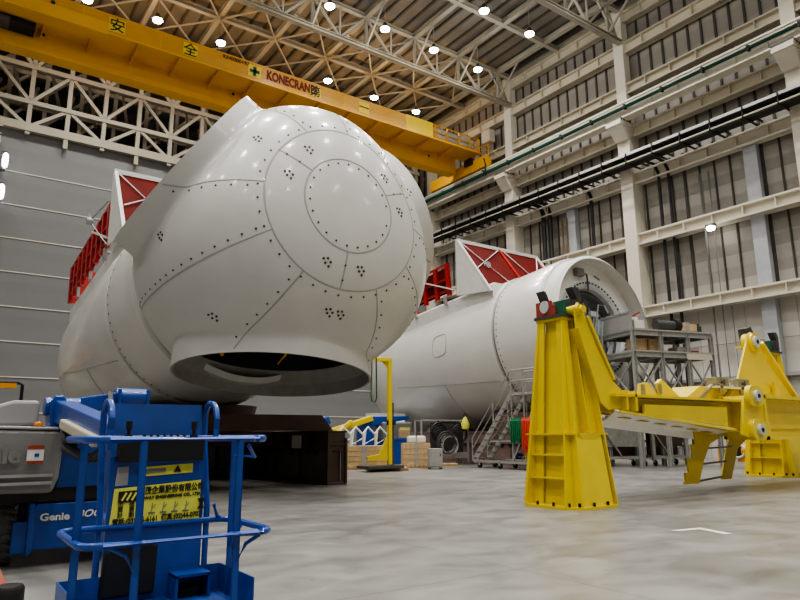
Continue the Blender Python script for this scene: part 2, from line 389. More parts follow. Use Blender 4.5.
# ------------------------------------------------------------------ roof steel
GX = [38.72-4.74*k for k in range(14)]
def roof_truss(y, label, z0=31.2, z1=34.0, m='truss'):
    t = thing('roof_truss', label, 'roof truss', (40,y,z0), group='main trusses across the hall')
    xl = XL-40+.1
    MB().ibeam((xl,0,0),(0.25,0,0),.34,.42,.06).build('bottom_chord', m, t)
    MB().ibeam((xl,0,z1-z0),(.25,0,z1-z0),.34,.36,.06).build('top_chord', m, t)
    for i, x in enumerate(GX):
        xx = x-40
        if xx < -42: break
        MB().bar((xx,0,0),(xx,0,z1-z0),.2,.2).build('vertical', m, t)
        x2 = xx-2.37
        MB().bar((xx,0,z1-z0-.1),(x2,0,.1),.16,.16).build('diagonal', m, t); MB().bar((x2,0,.1),(xx-4.74,0,z1-z0-.1),.16,.16).build('diagonal', m, t)
        MB().bar((x2,0,0),(x2,0,z1-z0),.12,.12).build('vertical', m, t)
        for sg in (-1, 1): MB().bar((xx,0,.15),(xx,sg*2.6,z1-z0-.15),.13,.13).build('knee_brace', m, t)
    for q in (0,1): MB().bar((-.2,0,.1+q*.0),(-1.26-q,0,z1-z0-.2),.16,.16).build('end_brace', m, t)
    return t
roof_truss(26.9, 'cream roof truss meeting the second column from the right edge')
roof_truss(38.8, 'cream roof truss ending at the column behind the right nacelle, above the crane')
bn = 11
for y, l in ((33.2,'roof beam between the two main trusses, carrying two lamps'),(45.4,'roof beam parallel to the crane bridge, above it'),(50.6,'last roof beam before the door wall'),(20.8,'roof beam overhead at the top edge')):
    m = MB(); m.ibeam((XL,y,34.0),(41,y,34.0),.42,.36,.06)
    struct('beam_%d' % bn, m, 'truss', 'cream ' + l); bn += 1
for i, x in enumerate(GX[:12]):
    m = MB(); m.ibeam((x,15,34.05),(x,54,34.05),.46,.36,.06)
    struct('beam_%d' % bn, m, 'truss', 'cream roof beam running away from the viewer, number %d counted from the right wall' % (i+1)); bn += 1
m = MB(); m.ibeam((40.6,15,34.2),(40.6,54,34.2),.5,.3,.06)
struct('beam_%d' % bn, m, 'truss', 'eaves beam along the top of the right wall'); bn += 1
# cross braces in the roof plane
br = thing('roof_bracing', 'thin crossed bracing rods under the roof deck above the crane', 'roof bracing', (24,45,33.7))
for i in range(9):
    xa, xb = GX[i]-24, GX[i+1]-24
    for ya, yb in ((-6.1,.3),(.3,5.6)):
        MB().bar((xa,ya,0),(xb,yb,0),.11,.11).build('rod', 'truss', br); MB().bar((xb,ya,-.1),(xa,yb,-.1),.11,.11).build('rod', 'truss', br)

# girder truss over the door wall
bt = thing('girder_truss', 'tall cream lattice truss above the grey door wall, behind the crane', 'lattice truss', (1.0,51.3,23.3))
Z = [.35,2.3,5.1,8.2]
for z, h in ((.35,.62),(2.3,.34),(5.1,.36),(8.2,.4)):
    MB().bar((-12,0,z),(38.0,0,z),.4,h).build('chord', 'trussb', bt)
vx = [2.35+2.52*k for k in range(-4,15)]
for i, x in enumerate(vx):
    MB().bar((x,0,-.7 if i % 2 else -.2),(x,0,8.2),.3,.3).build('vertical', 'trussb', bt)
for i in range(len(vx)-1):
    a, b_ = vx[i], vx[i+1]; lo = (i % 2 == 0)
    for z0, z1 in ((.35,2.3),(2.3,5.1),(5.1,8.2)):
        p = (a,-.05,z0 if lo else z1); q = (b_,-.05,z1 if lo else z0)
        MB().bar(p,q,.2,.24).build('diagonal', 'trussb', bt)
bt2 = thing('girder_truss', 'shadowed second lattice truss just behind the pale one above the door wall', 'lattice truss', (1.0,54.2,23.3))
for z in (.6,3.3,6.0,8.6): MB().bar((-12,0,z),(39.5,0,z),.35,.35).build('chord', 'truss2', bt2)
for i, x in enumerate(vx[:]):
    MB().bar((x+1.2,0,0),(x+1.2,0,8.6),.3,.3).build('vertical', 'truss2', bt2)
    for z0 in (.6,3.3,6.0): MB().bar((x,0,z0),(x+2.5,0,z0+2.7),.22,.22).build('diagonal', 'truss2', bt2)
    MB().bar((x,-2.5,.5),(x+1.2,0,.7),.2,.2).build('tie', 'truss2', bt2); MB().bar((x+1.26,-2.6,5.0),(x+2.4,0,2.9),.2,.2).build('tie', 'truss2', bt2)
for i, x in enumerate(vx): MB().bar((x,0,.4),(x+1.2,2.9,2.0),.2,.2).build('tie', 'truss2', bt); MB().bar((x,0,2.3),(x+.6,2.9,5.0),.2,.2).build('tie', 'truss2', bt)

# lamps
def lamp_proto():
    t = thing('high_bay_lamp', 'x', 'lamp', (0,0,0))
    MB().lathe([(.0,.5),(.12,.49),(.16,.3),(.33,.12),(.37,0),(.35,0),(.32,.1)], (0,0,0), (0,0,1), 20).build('shade', 'steel', t, smooth=True)
    MB().lathe([(.36,.02),(.32,-.09),(.2,-.17),(0,-.19)], (0,0,0), (0,0,1), 20).build('lens', 'lamp', t, smooth=True)
    MB().tube([(0,0,.5),(0,0,2.36)], .025, 6).build('suspension_rod', 'truss', t)
    return t
lp = lamp_proto()
row = {'A': 'in the nearest lamp row', 'B': 'in the middle lamp row', 'C': 'in the far row above the crane'}
LP = [(33.85,30.35,'A','first from the right wall '),(29.15,30.3,'A','second from the right wall '),(33.95,36.3,'B','first from the right wall '),(29.2,36.2,'B','second from the right wall '),
      (24.5,36.15,'B','third from the right wall '),(19.8,36.2,'B','cut by the top edge, '),(34.05,45.05,'C','first from the right wall '),(29.37,45.1,'C','second from the right wall '),(24.55,45,'C','third from the right wall '),
      (15.05,44.9,'C','above the safety cross, '),(10.25,44.8,'C','second from the left '),(5.6,45.3,'C','leftmost, cut by the top edge ')]
LIGHT_W = 1250
def light_at(x, y, z, w):
    l = bpy.data.lights.new('high_bay_light', 'AREA'); l.shape = 'DISK'; l.size = .8; l.energy = w; l.spread = rad(125); l.color = (1,.965,.91)
    o = bpy.data.objects.new('high_bay_light', l); COL.objects.link(o); o.location = (x,y,z)
    p = bpy.data.lights.new('high_bay_fill', 'POINT'); p.shadow_soft_size = .35; p.energy = w*.34; p.color = (1,.965,.91)  # added fill light by each lamp, brightens roof, crane and upper walls
    q = bpy.data.objects.new('high_bay_fill', p); COL.objects.link(q); q.location = (x,y,z-.35); return o
for i, (x, y, rw_, lb) in enumerate(LP):
    o = lp if i == 0 else copy_tree(lp)
    o.location = (x,y,31.45); tag(o, 'lit high-bay lamp, '+lb+row[rw_], 'lamp', 'high-bay lamps under the roof')
    light_at(x, y, 31.2, LIGHT_W)
for x in (33.9,24.5,15,5.6,-4,-14):
    for y in (24,15,6,-4,-14): light_at(x, y, 31.2, LIGHT_W)
for x in (15,5.6,-4,-14):
    light_at(x, 33, 31.2, LIGHT_W)
for x in (-4,-14): light_at(x, 45, 31.2, LIGHT_W)

# ------------------------------------------------------------------ overhead crane
cr = thing('overhead_crane', 'yellow overhead bridge crane spanning the hall above the left nacelle', 'bridge crane', (20,44.4,25.5))
xl = -46
MB().box(xl,0,.55,18.2,.95,2.05).build('bridge_girder', 'crane', cr)
MB().box(xl,-.06,.42,18.2,1.0,.56).build('bottom_flange', 'crane', cr)
MB().box(xl,-2.4,1.95,19.3,0,2.08).build('walkway_deck', 'crane', cr)
cs = MB(); cs.box(xl,-2.46,1.9,13.5,-2.38,3.3); 
cs.build('walkway_cover', 'crane_sheet', cr)
g = MB()
for k in range(4): g.box(xl,-2.475,2.25+.3*k,13.5,-2.46,2.27+.3*k)
for k in range(13): g.box(-44+4.84*k,-2.48,1.92,-43.95+4.84*k,-2.45,3.3)
g.build('cover_joint', 'crane', cr)
MB().box(xl,-2.52,1.82,19.3,-2.36,1.94).build('edge_angle', 'crane', cr)
MB().box(10.6,-2.5,1.94,13.5,-2.46,3.32).build('end_panel', 'signy2', cr)
MB().box(13.5,-2.46,1.94,13.6,-.5,3.3).build('cover_end', 'crane', cr)
for k in range(23):
    x = -44.5+2.75*k
    MB().prism([(x,-2.4,1.95),(x,0,1.95),(x,0,1.45),(x,-.15,1.45),(x,-2.4,1.75)], (.06,0,0)).build('gusset', 'crane', cr)
# handrail at the open end
for x in (13.9,15.3,16.7,18.0,19.2): MB().bar((x,-2.35,2.0),(x,-2.35,3.3),.08,.08).build('rail_post', 'crane', cr)
for z in (2.65,3.3): MB().bar((13.6,-2.35,z),(19.25,-2.35,z),.07,.07).build('handrail', 'crane', cr)
MB().bar((19.2,-2.35,3.3),(19.2,0,3.3),.07,.07).build('handrail', 'crane', cr)
for z in (2.45,2.95): MB().cyl((13.7,-2.0,z),(18.6,-2.0,z),.25,14).build('bus_tube', 'alu', cr, smooth=True)
# end truck on the runway rail
MB().box(18.75,-3.4,.15,19.7,4.6,1.25).build('end_truck', 'crane', cr, bevel=.03)
MB().box(18.5,-1.9,.9,18.8,-.9,1.5).build('motor', 'black', cr)
for y in (-2.7,3.9): MB().cyl((19.35,y,.24),(19.55,y,.24),.22,16).build('wheel', 'steel', cr)
m = MB(); m.tube([(19.4,-3.3,1.3),(19.4,-3.3,2.6),(19.4,-1.2,2.6),(19.4,-1.2,1.3)],.06,6); m.tube([(19.4,-3.3,2.0),(19.4,-1.2,2.0)],.05,6)
m.build('truck_rail', 'crane', cr)
MB().tube([(18.75,-3.4,.9),(18.75,-3.6,.2),(18.72,-3.5,-.5),(18.72,-3.2,-.2)],.09,6).build('hanging_cable', 'black', cr)
# left: motor housing and hook gear under the walkway
MB().box(xl,-2.55,1.72,-13.4,-1.3,2.6).build('motor_housing', 'crane', cr, bevel=.04)
MB().box(-34,-1.2,1.35,-17.4,-.03,1.72).build('recess_shade', 'dark', cr)  # solid dark block, shade under the walkway put into its colour
MB().box(-19.9,-1.3,1.3,-18.8,-.2,1.6).build('bogie', 'steel', cr)
MB().tube([(-19.5,-.8,1.2),(-19.4,-.8,.7),(-19.5,-.8,.3),(-19.35,-.8,.1)],.1,6).build('hook', 'black', cr)
for x, y, z in ((-16.85,-.02,1.72),(-4.0,-.02,1.62),(14.9,-.02,1.4)):
    MB().cyl((x,y-.1,z),(x,y,z),.28,20).build('lifting_eye', 'crane', cr); MB().cyl((x,y-.12,z),(x,y-.1,z),.12,16).build('eye_hole', 'black', cr)
MB().cyl((-16.7,-2.5,2.75),(-16.7,-2.45,2.75),.13,16).build('cover_hole', 'black', cr)
# safety signs:  a square plate each, characters on top
for xx, ch in ((7.1,'安'),(11.92,'全'),(16.7,None),(21.75,'第'),(26.3,'一')):
    p = MB().box(xx-20-.5,-2.50,2.1,xx-20+.5,-2.46,3.05).build('sign_plate', 'signy2', cr)
    if ch: text(ch, 1.0, (xx-20-.5,-2.515,2.22), (1,0,0), (0,0,1), 'ink', p, bold=.012)
    else: MB().box(xx-20-.13,-2.52,2.2,xx-20+.13,-2.5,2.95).box(xx-20-.38,-2.52,2.45,xx-20+.38,-2.5,2.7).build('green_cross', 'inkgreen', p)
text('KONECRANES', 1.0, (-2.35,-2.50,2.32), (1,0,0), (0,0,1), 'inkred', cr, bold=.045, width=4.3)
text('KN0000197', .42, (-5.75,-2.50,2.86), (1,0,0), (0,0,1), 'ink', cr, bold=.008, width=2.0)

# ------------------------------------------------------------------ nacelles
TAU, RHO = rad(6.1), -.091
AX = np.array([0,-math.cos(TAU),math.sin(TAU)]); UP = np.array([0,math.sin(TAU),math.cos(TAU)]); RT = np.array([1.,0,0])
HUB = np.array([0,-7.5,7.28])           # hub centre relative to the tower axis on the floor
RTr = math.cos(RHO)*RT+math.sin(RHO)*UP; UPr = -math.sin(RHO)*RT+math.cos(RHO)*UP
RB, FB, PW, RO, DD, RBACK = 4.25, 4.32, 2.62, 2.96, 4.0, 2.4
BL = [np.array([math.cos(t),0,math.sin(t)]) for t in (-PI/2, PI/6, PI*5/6)]
def sdf(q, ext=.5):
    rho = np.hypot(q[...,0], q[...,2]); ff = np.maximum(q[...,1], 0)
    ra = RB-.21*np.cos(3*(np.arctan2(q[...,2], q[...,0])+PI/2))*np.clip(rho/1.5, 0, 1)
    taper = np.where(q[...,1] < 0, ra+(3.98-ra)*np.clip(q[...,1]/RBACK, -1, 0)**2, ra)
    o = (((rho/taper)**PW+(ff/FB)**PW)**(1/PW)-1)*RB*.95
    o = np.maximum(o, -q[...,1]-RBACK)
    for b in BL:
        ax = q@b; rr = np.sqrt(np.maximum((q**2).sum(-1)-ax**2, 0))
        c = np.maximum(np.maximum(rr-RO, ax-DD-ext), -ax); k = .10
        h = np.clip(.5+.5*(c-o)/k, 0, 1); o = c*(1-h)+o*h-k*h*(1-h)
    return o
def surf(d):
    d = d/np.linalg.norm(d, axis=-1, keepdims=True); lo = np.zeros(d.shape[:-1]); hi = np.full(d.shape[:-1], 8.)
    for _ in range(34):
        mid = (lo+hi)/2; i = sdf(d*mid[...,None]) < 0; lo = np.where(i, mid, lo); hi = np.where(i, hi, mid)
    return d*lo[...,None]
def hub_l(q):       # hub-local (right, front, up, rolled) -> nacelle-local
    q = np.asarray(q); return HUB+q[...,0:1]*RTr+q[...,1:2]*AX+q[...,2:3]*UPr
def nl(x, s, h):    # (lateral, distance behind hub centre, height over axis) -> nacelle-local
    return V(HUB+x*RT-s*AX+h*UP)
def make_hub(parent):
    nt_, nph = 190, 288
    th = np.linspace(0.0, PI, nt_+1)[1:-1]; ph = np.linspace(0, 2*PI, nph, endpoint=False)
    T, Pp = np.meshgrid(th, ph, indexing='ij')
    d = np.stack([np.sin(T)*np.cos(Pp), np.cos(T), np.sin(T)*np.sin(Pp)], -1)
    q = surf(d).reshape(-1,3); q = np.vstack([q, surf(np.array([[0,1,0.],[0,-1,0.]]))]); w = hub_l(q)
    m = MB(); n = len(th); fs = []
    for i in range(n-1):
        for k in range(nph):
            k2 = (k+1) % nph; fs.append((i*nph+k, i*nph+k2, (i+1)*nph+k2, (i+1)*nph+k))
    a, b_ = n*nph, n*nph+1
    fs += [(a, (k+1) % nph, k) for k in range(nph)]+[(b_, (n-1)*nph+k, (n-1)*nph+(k+1) % nph) for k in range(nph)]
    m.add([tuple(v) for v in w], fs)
    import bmesh
    me = bpy.data.meshes.new('spinner_hub'); me.from_pydata(m.v, [], m.f); me.materials.append(M['hub'])
    bm = bmesh.new(); bm.from_mesh(me); bmesh.ops.recalc_face_normals(bm, faces=bm.faces)
    for b in BL:      # open the three blade collars
        bd = V(hub_l(b)-HUB); p0 = V(HUB)+bd*DD
        bmesh.ops.bisect_plane(bm, geom=bm.verts[:]+bm.edges[:]+bm.faces[:], plane_co=p0, plane_no=bd, clear_outer=True, dist=1e-5)
    bm.to_mesh(me); bm.free()
    me.polygons.foreach_set('use_smooth', [True]*len(me.polygons)); me.set_sharp_from_angle(angle=rad(38))
    o = bpy.data.objects.new('spinner_hub', me); COL.objects.link(o); o.parent = parent
    for b in BL:
        bd = V(hub_l(b)-HUB)
        li = MB().lathe([(RO+.0,DD),(RO-.06,DD),(RO-.07,DD-.4),(2.62,DD-.75),(2.5,DD-.8)], HUB, bd, 96).build('collar_lining', 'inner', o, smooth=True)
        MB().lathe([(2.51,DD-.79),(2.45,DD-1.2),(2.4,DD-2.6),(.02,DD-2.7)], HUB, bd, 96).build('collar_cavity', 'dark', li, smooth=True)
    # panel seams and their bolts
    def ring(dirs): return surf(np.array(dirs))
    def seam(dirs, off=.16, closed=False, w=.045, lim=True):
        pts = ring(dirs)
        if lim:
            keep = [i for i, p in enumerate(pts) if max(p@b for b in BL) < DD-.06]
            if len(keep) < len(pts):
                cutp = next((i for i in range(len(pts)) if i not in keep), len(pts)); pts = pts[:cutp]
        if len(pts) < 3: return
        e = 1e-3
        G = np.stack([(sdf(pts+np.eye(3)[i]*e)-sdf(pts-np.eye(3)[i]*e)) for i in range(3)], -1); G /= np.linalg.norm(G, axis=-1, keepdims=True)
        N = len(pts); s_ = MB(); vs = []; acc = 0; last = 0; bm_ = MB()
        for i in range(N):
            t = (pts[(i+1) % N]-pts[i-1]) if closed else pts[min(i+1,N-1)]-pts[max(i-1,0)]
            t /= np.linalg.norm(t); sd = np.cross(G[i], t)
            for a_, hgt in ((-w/2,.004),(-w/4,.010),(w/4,.010),(w/2,.004)): vs.append(hub_l(pts[i]+sd*a_+G[i]*hgt))
            if i: acc += np.linalg.norm(pts[i]-pts[i-1])
            if acc-last > .36:
                last = acc; c = pts[i]+sd*off
                c = ring([c])[0]; g_ = G[i]
                bm_.cyl(hub_l(c-g_*.01), hub_l(c+g_*.015), .029, 8)
        fs = []
        for i in range(N if closed else N-1):
            j = (i+1) % N
            for k in range(3): fs.append((i*4+k, i*4+k+1, j*4+k+1, j*4+k))
        s_.mi = 0; s_.add(vs, fs); s_.mi = 1; s_.add(bm_.v, bm_.f)
        s_.build('panel_seam', ['seam','bolt'], o)
    def azs(az, t0, t1, n=60): return [(math.sin(t)*math.cos(az), math.cos(t), math.sin(t)*math.sin(az)) for t in np.linspace(t0, t1, n)]
    def circ(t, n=160): return [(math.sin(t)*math.cos(a), math.cos(t), math.sin(t)*math.sin(a)) for a in np.linspace(0, 2*PI, n, endpoint=False)]
    t1, t2 = math.atan2(1.363,4.235), math.atan2(2.364,3.94)
    seam(circ(t1), off=-.14, closed=True, w=.05); seam(circ(t2), off=.17, closed=True, w=.05)
    for az in (-90,30,150): seam(azs(rad(az), t1, t2, 14), off=.0 if az else 0, w=.05)
    for az in (-90,30,150):
        for dz, of in ((-28,.15),(28,-.15)): seam(azs(rad(az+dz), t2, 2.1, 70), off=of)
    for az in (-30,90,210): seam(azs(rad(az), t2, math.atan2(3.98,-2.35), 60), off=.15)
    # bolt clusters
    for p in ((-2.53,3.53,1.57),(-1.8,4.13,.4),(-1.27,4.13,1.35),(1.19,4.16,1.29),(1.73,4.15,.36),(-.55,4.13,-1.78),(.48,4.13,-1.78),(-.1,3.55,-2.94),(.25,3.55,-2.94),(-2.53,1.9,-2.97),(2.95,3.07,1.97),(-3.88,1.4,-.98)):
        c0 = np.array(p); c_ = MB(); n0 = c0/np.linalg.norm(c0); e1 = np.cross(n0, [0,0,1.]); e1 /= np.linalg.norm(e1); e2 = np.cross(n0, e1)
        for a_, b_ in ((-.13,-.1),(.02,-.13),(.13,-.02),(-.05,.03),(.08,.13)):
            q0 = ring([c0+e1*a_*.8+e2*b_*.8])[0]; c_.cyl(hub_l(q0-n0*.01), hub_l(q0+n0*.018), .034, 8)
        c_.build('bolt_cluster', 'bolt', o)
    return o
RG = 3.9
def canopy_parts(root, hatch):
    c0 = nl(0,0,0); d = V(-AX)
    # ring gap, generator, canopy: surfaces of revolution about the tilted axis
    MB().lathe([(3.55,2.3),(3.72,2.45),(3.72,3.1),(3.5,3.2)], c0, d, 96).build('seal_ring', 'white', root, smooth=True)
    gen = MB().lathe([(2.5,3.22),(3.72,3.2),(3.84,3.26),(3.9,3.4),(3.9,6.45),(3.84,6.5),(3.5,6.52)], c0, d, 128).build('generator_housing', 'shell', root, smooth=True)
    MB().lathe([(3.7,6.5),(3.78,6.5),(3.78,6.66),(3.7,6.66)], c0, d, 96, True).build('joint_ring', 'mgrey', gen, smooth=True)
    bl = MB()
    for k in range(72):
        t = 2*PI*k/72; p = nl(3.9*math.cos(t), 6.3, 3.9*math.sin(t)); n = V(RT*math.cos(t)+UP*math.sin(t)); bl.cyl(p-n*.01, p+n*.02, .035, 6)
    bl.build('bolt', 'bolt', gen)
    prof = [(3.6,6.66),(3.9,6.68),(3.95,6.9),(3.97,10),(3.97,15.5),(3.92,16.8),(3.78,18),(3.5,19.1),(3.05,19.95),(2.4,20.55),(1.5,20.9),(.5,21.0),(0,21.0)]
    can = MB().lathe(prof, c0, d, 128).build('canopy', 'shell', root, smooth=True)
    s_ = MB()
    for a in (197,343):
        sg = 1 if a < 270 else -1; pts = [nl(3.978*sg*math.cos(rad(214-(s-7)*2)), s, 3.978*math.sin(rad(214-(s-7)*2))) for s in np.linspace(7, 15.6, 40)]; s_.tube(pts, .018, 5)
    for s in (11.2,):
        s_.tube([nl(3.975*math.cos(t), s, 3.975*math.sin(t)) for t in np.linspace(rad(206), rad(334), 60)], .018, 5)
    s_.build('panel_seam', 'seam', can)
    if hatch:
        h = MB(); pts = []
        for a in np.linspace(0, 2*PI, 48, endpoint=False):
            ca, sa = math.cos(a), math.sin(a)
            us = math.copysign(abs(ca)**.55, ca)*.62; vt = math.copysign(abs(sa)**.55, sa)*.16
            t = rad(172)+vt; pts.append(nl(3.98*math.cos(t), 11.0+us, 3.98*math.sin(t)))
        h.tube(pts, .028, 6, True); h.build('access_hatch', 'seam', can)
    # underside neck down to the tower flange
    MB().lathe([(2.35,-.0),(2.2,-.55),(2.2,-1.0)], (0,0,2.75), (0,0,1), 64).build('tower_flange', 'pink' if hatch else 'brown', root, smooth=True)
    # roof box with the hoist platform
    x0 = 3.15
    rb_ = MB()
    prof2 = lambda x, s: [nl(-x,s,1.2), nl(x,s,1.2), nl(x,s,3.15), nl(x-.15,s,3.3), nl(-x+.15,s,3.3), nl(-x,s,3.15)]
    rbx = MB(); a = prof2(x0,6.95); b = prof2(x0,19.6)
    rbx.add(a+b, [(0,1,2,3,4,5),(11,10,9,8,7,6)]+[(k,(k+1)%6,(k+1)%6+6,k+6) for k in range(6)])
    rbx.build('roof_box', 'white', root, bevel=.04)
    # railing: two sides and the rear
    rl = MB().box(0,0,0,.001,.001,.001)
    side = {}
    for sg in (-1, 1):
        pan = MB(); pan.prism([nl(sg*x0,10.4,3.75),nl(sg*x0,19.4,3.75),nl(sg*x0,19.4,5.35),nl(sg*x0,10.4,5.35)], V(RT)*(-.04*sg))
        po = pan.build('guard_panel', 'redd', root)
        for s in np.linspace(10.5, 19.5, 9):
            p = MB(); p.bar(nl(sg*(x0+.08),s,3.5), nl(sg*(x0+.08),s,5.5), .16, .3, up=(0,1,0)); p.build('rail_post', 'red', po)
        for s in (10.9,13.9,16.9):
            MB().bar(nl(sg*(x0+.1),s,3.05), nl(sg*(x0+.1),s,3.6), .12, .22, up=(0,1,0)).build('post_foot', 'galv', po)
        for hh in (5.5,4.6,3.9): MB().bar(nl(sg*(x0+.05),10.35,hh), nl(sg*(x0+.05),19.6,hh), .14, .12).build('rail_bar', 'red', po)
        MB().bar(nl(sg*(x0+.25),13.2,5.2), nl(sg*(x0+.25),9.9,3.7), .08, .08).build('stay', 'white', po)
    pr_ = MB(); pr_.prism([nl(-x0,19.5,3.5),nl(x0,19.5,3.5),nl(x0,19.5,5.4),nl(-x0,19.5,5.4)], V(AX)*.04); pr_.build('guard_panel', 'red', root)
    # sloped red wind board with white frame and side gussets
    b0, b1 = (6.95,2.75), (9.25,6.5)
    e = .33
    bo = MB().prism([nl(-3.3,b0[0],b0[1]),nl(3.3,b0[0],b0[1]),nl(3.3,b1[0],b1[1]),nl(-3.3,b1[0],b1[1])], V(-AX)*.06).build('wind_board', 'redd', root)
    MB().bar(nl(0,b0[0]-.04,b0[1]), nl(0,b1[0]-.04,b1[1]), .22, .1).build('board_rib', 'red', bo)
    MB().bar(nl(-3.4,b1[0],b1[1]+.05), nl(3.4,b1[0],b1[1]+.05), .18, .2).build('top_rail', 'white', bo)
    for sg in (-1, 1):
        MB().prism([nl(sg*3.36,b0[0],b0[1]),nl(sg*3.36,b1[0]+.1,b1[1]),nl(sg*3.36,b1[0]+.4,3.25)], V(RT)*(.05*sg)).build('side_gusset', 'white', root)
        MB().bar(nl(sg*3.34,b0[0]-.05,b0[1]), nl(sg*3.34,b1[0]-.05,b1[1]), .14, .14).build('edge_rail', 'white', bo)
    def bp(x, t, o_=-.08): return nl(x, b0[0]+(b1[0]-b0[0])*t+o_, b0[1]+(b1[1]-b0[1])*t)
    for p, q in (((-3.2,.45),(-.2,.97)),((-3.2,.97),(-.6,.0)),((.3,.97),(2.3,.0)),((3.2,.97),(1.0,.2))):
        MB().tube([bp(*p), bp(*q)], .035, 6).build('brace_wire', 'white', bo)
    for x, t in ((-2.2,.55),(1.7,.25)): MB().cyl(bp(x,t,-.02), bp(x,t,-.2), .2, 14).build('brace_node', 'galv', bo)
    return can

n1 = thing('wind_turbine_nacelle', 'large off-white turbine nacelle with round hub and open blade collars on brown frame', 'turbine nacelle', (8.65,26.2,0), group='turbine nacelles')
make_hub(n1)
canopy_parts(n1, False)
# wind vane arm at the left gusset of nacelle one
w = MB(); pA = nl(-3.4,9.9,3.4); pB = nl(-4.05,10.3,4.5); pC = nl(-3.45,9.6,5.3)
w.tube([pA,pB],.045,8); w.tube([pB,pC],.045,8); w.tube([pB,pB+V((-.05,0,.7))],.04,8); w.cyl(pB-V((.12,0,0)), pB+V((.12,0,0)), .16, 12)
w.build('wind_vane_arm', 'galv', n1, smooth=True)
# orange strap stretched across the lower opening
p0 = hub_l([-.9,2.75,-4.02]); p1 = hub_l([.4,-.6,-3.4])
MB().tube([V(p0), V(p1)], .03, 6).build('strap', 'orange', n1)
MB().tube([V(hub_l([-2.2,1.6,-4.0])), V(hub_l([-2.2,1.55,-3.5]))], .05, 6).build('strap_end', 'orange', n1)

n2 = thing('wind_turbine_nacelle', 'off-white turbine nacelle without hub, open generator front beside the grey platform', 'turbine nacelle', (27.5,25.7,0), group='turbine nacelles')
canopy_parts(n2, True)
# open generator front: annulus, ring and machinery
c0 = nl(0,0,0); d = V(-AX)
face = MB().lathe([(3.74,3.2),(3.7,3.17),(2.55,3.17),(2.5,3.3)], c0, d, 96).build('front_face', 'face_white', n2, smooth=True, angle=25)
rg = MB().lathe([(2.55,3.2),(2.55,3.02),(2.3,3.0),(2.15,3.1),(2.1,3.5),(2.0,4.4)], c0, d, 72).build('bearing_ring', 'mach', n2, smooth=True, angle=25)
MB().lathe([(2.1,3.35),(1.95,3.3),(1.85,3.3),(1.7,3.5)], c0, d, 72).build('inner_ring', 'steel', rg, smooth=True)
MB().lathe([(2.4,4.2),(.0,4.2)], c0, d, 48).build('rotor_plate', 'lgrey', n2)
bl = MB()
for k in range(60):
    t = 2*PI*k/60; p = nl(2.42*math.cos(t),3.0,2.42*math.sin(t)); bl.cyl(p, p+V(AX)*.06, .05, 6)
bl.build('bolt', 'steel', rg)
for k in range(12):
    t = 2*PI*k/12+.15
    MB().bar(nl(.5*math.cos(t),3.95,.5*math.sin(t)), nl(1.95*math.cos(t),3.95,1.95*math.sin(t)), .14, .3).build('spoke', 'mach', n2)
for k in range(9):
    x = -1.6+.4*k; MB().tube([nl(x,3.6,1.5-abs(x)*.45), nl(x+.15,3.5,.6), nl(x-.1,3.55,-.6), nl(x+.1,3.6,-1.4)], .07, 6).build('hose', 'galv' if k % 2 else 'bluegrey', n2, smooth=True)
for x, h, w_, hh in ((-1.1,.2,.55,.4),(.3,.75,.6,.3),(-.4,-.7,.5,.4),(.9,-.2,.45,.5),(-1.3,1.0,.4,.3)):
    MB().prism([nl(x,3.55,h),nl(x+w_,3.55,h),nl(x+w_,3.55,h+hh),nl(x,3.55,h+hh)], V(AX)*.18).build('equipment_box', 'mach', n2, bevel=.02)
MB().prism([nl(-.75,3.5,.1),nl(.1,3.5,.1),nl(.1,3.5,.55),nl(-.75,3.5,.55)], V(AX)*.04).build('teal_screen', 'teal', n2)
MB().prism([nl(-1.25,3.6,1.0),nl(-1.0,3.6,1.0),nl(-1.0,3.6,1.5),nl(-1.25,3.6,1.5)], V(AX)*.04).build('teal_screen', 'teal', n2)
sb = MB().prism([nl(-.95,3.17,2.75),nl(-.35,3.17,2.75),nl(-.35,3.17,3.15),nl(-.95,3.17,3.15)], V(AX)*.28).build('sensor_box', 'mgrey', n2, bevel=.02)
MB().tube([nl(-.5,2.95,2.95),nl(-.2,2.9,2.85),nl(-.15,2.95,2.3),nl(-.2,2.95,2.0)], .05, 6).build('cable', 'steel', sb)
MB().prism([nl(.75,3.165,2.95),nl(1.15,3.165,2.78),nl(1.15,3.165,2.84),nl(.75,3.165,3.01)], V(AX)*.03).build('mark', 'steel', n2)

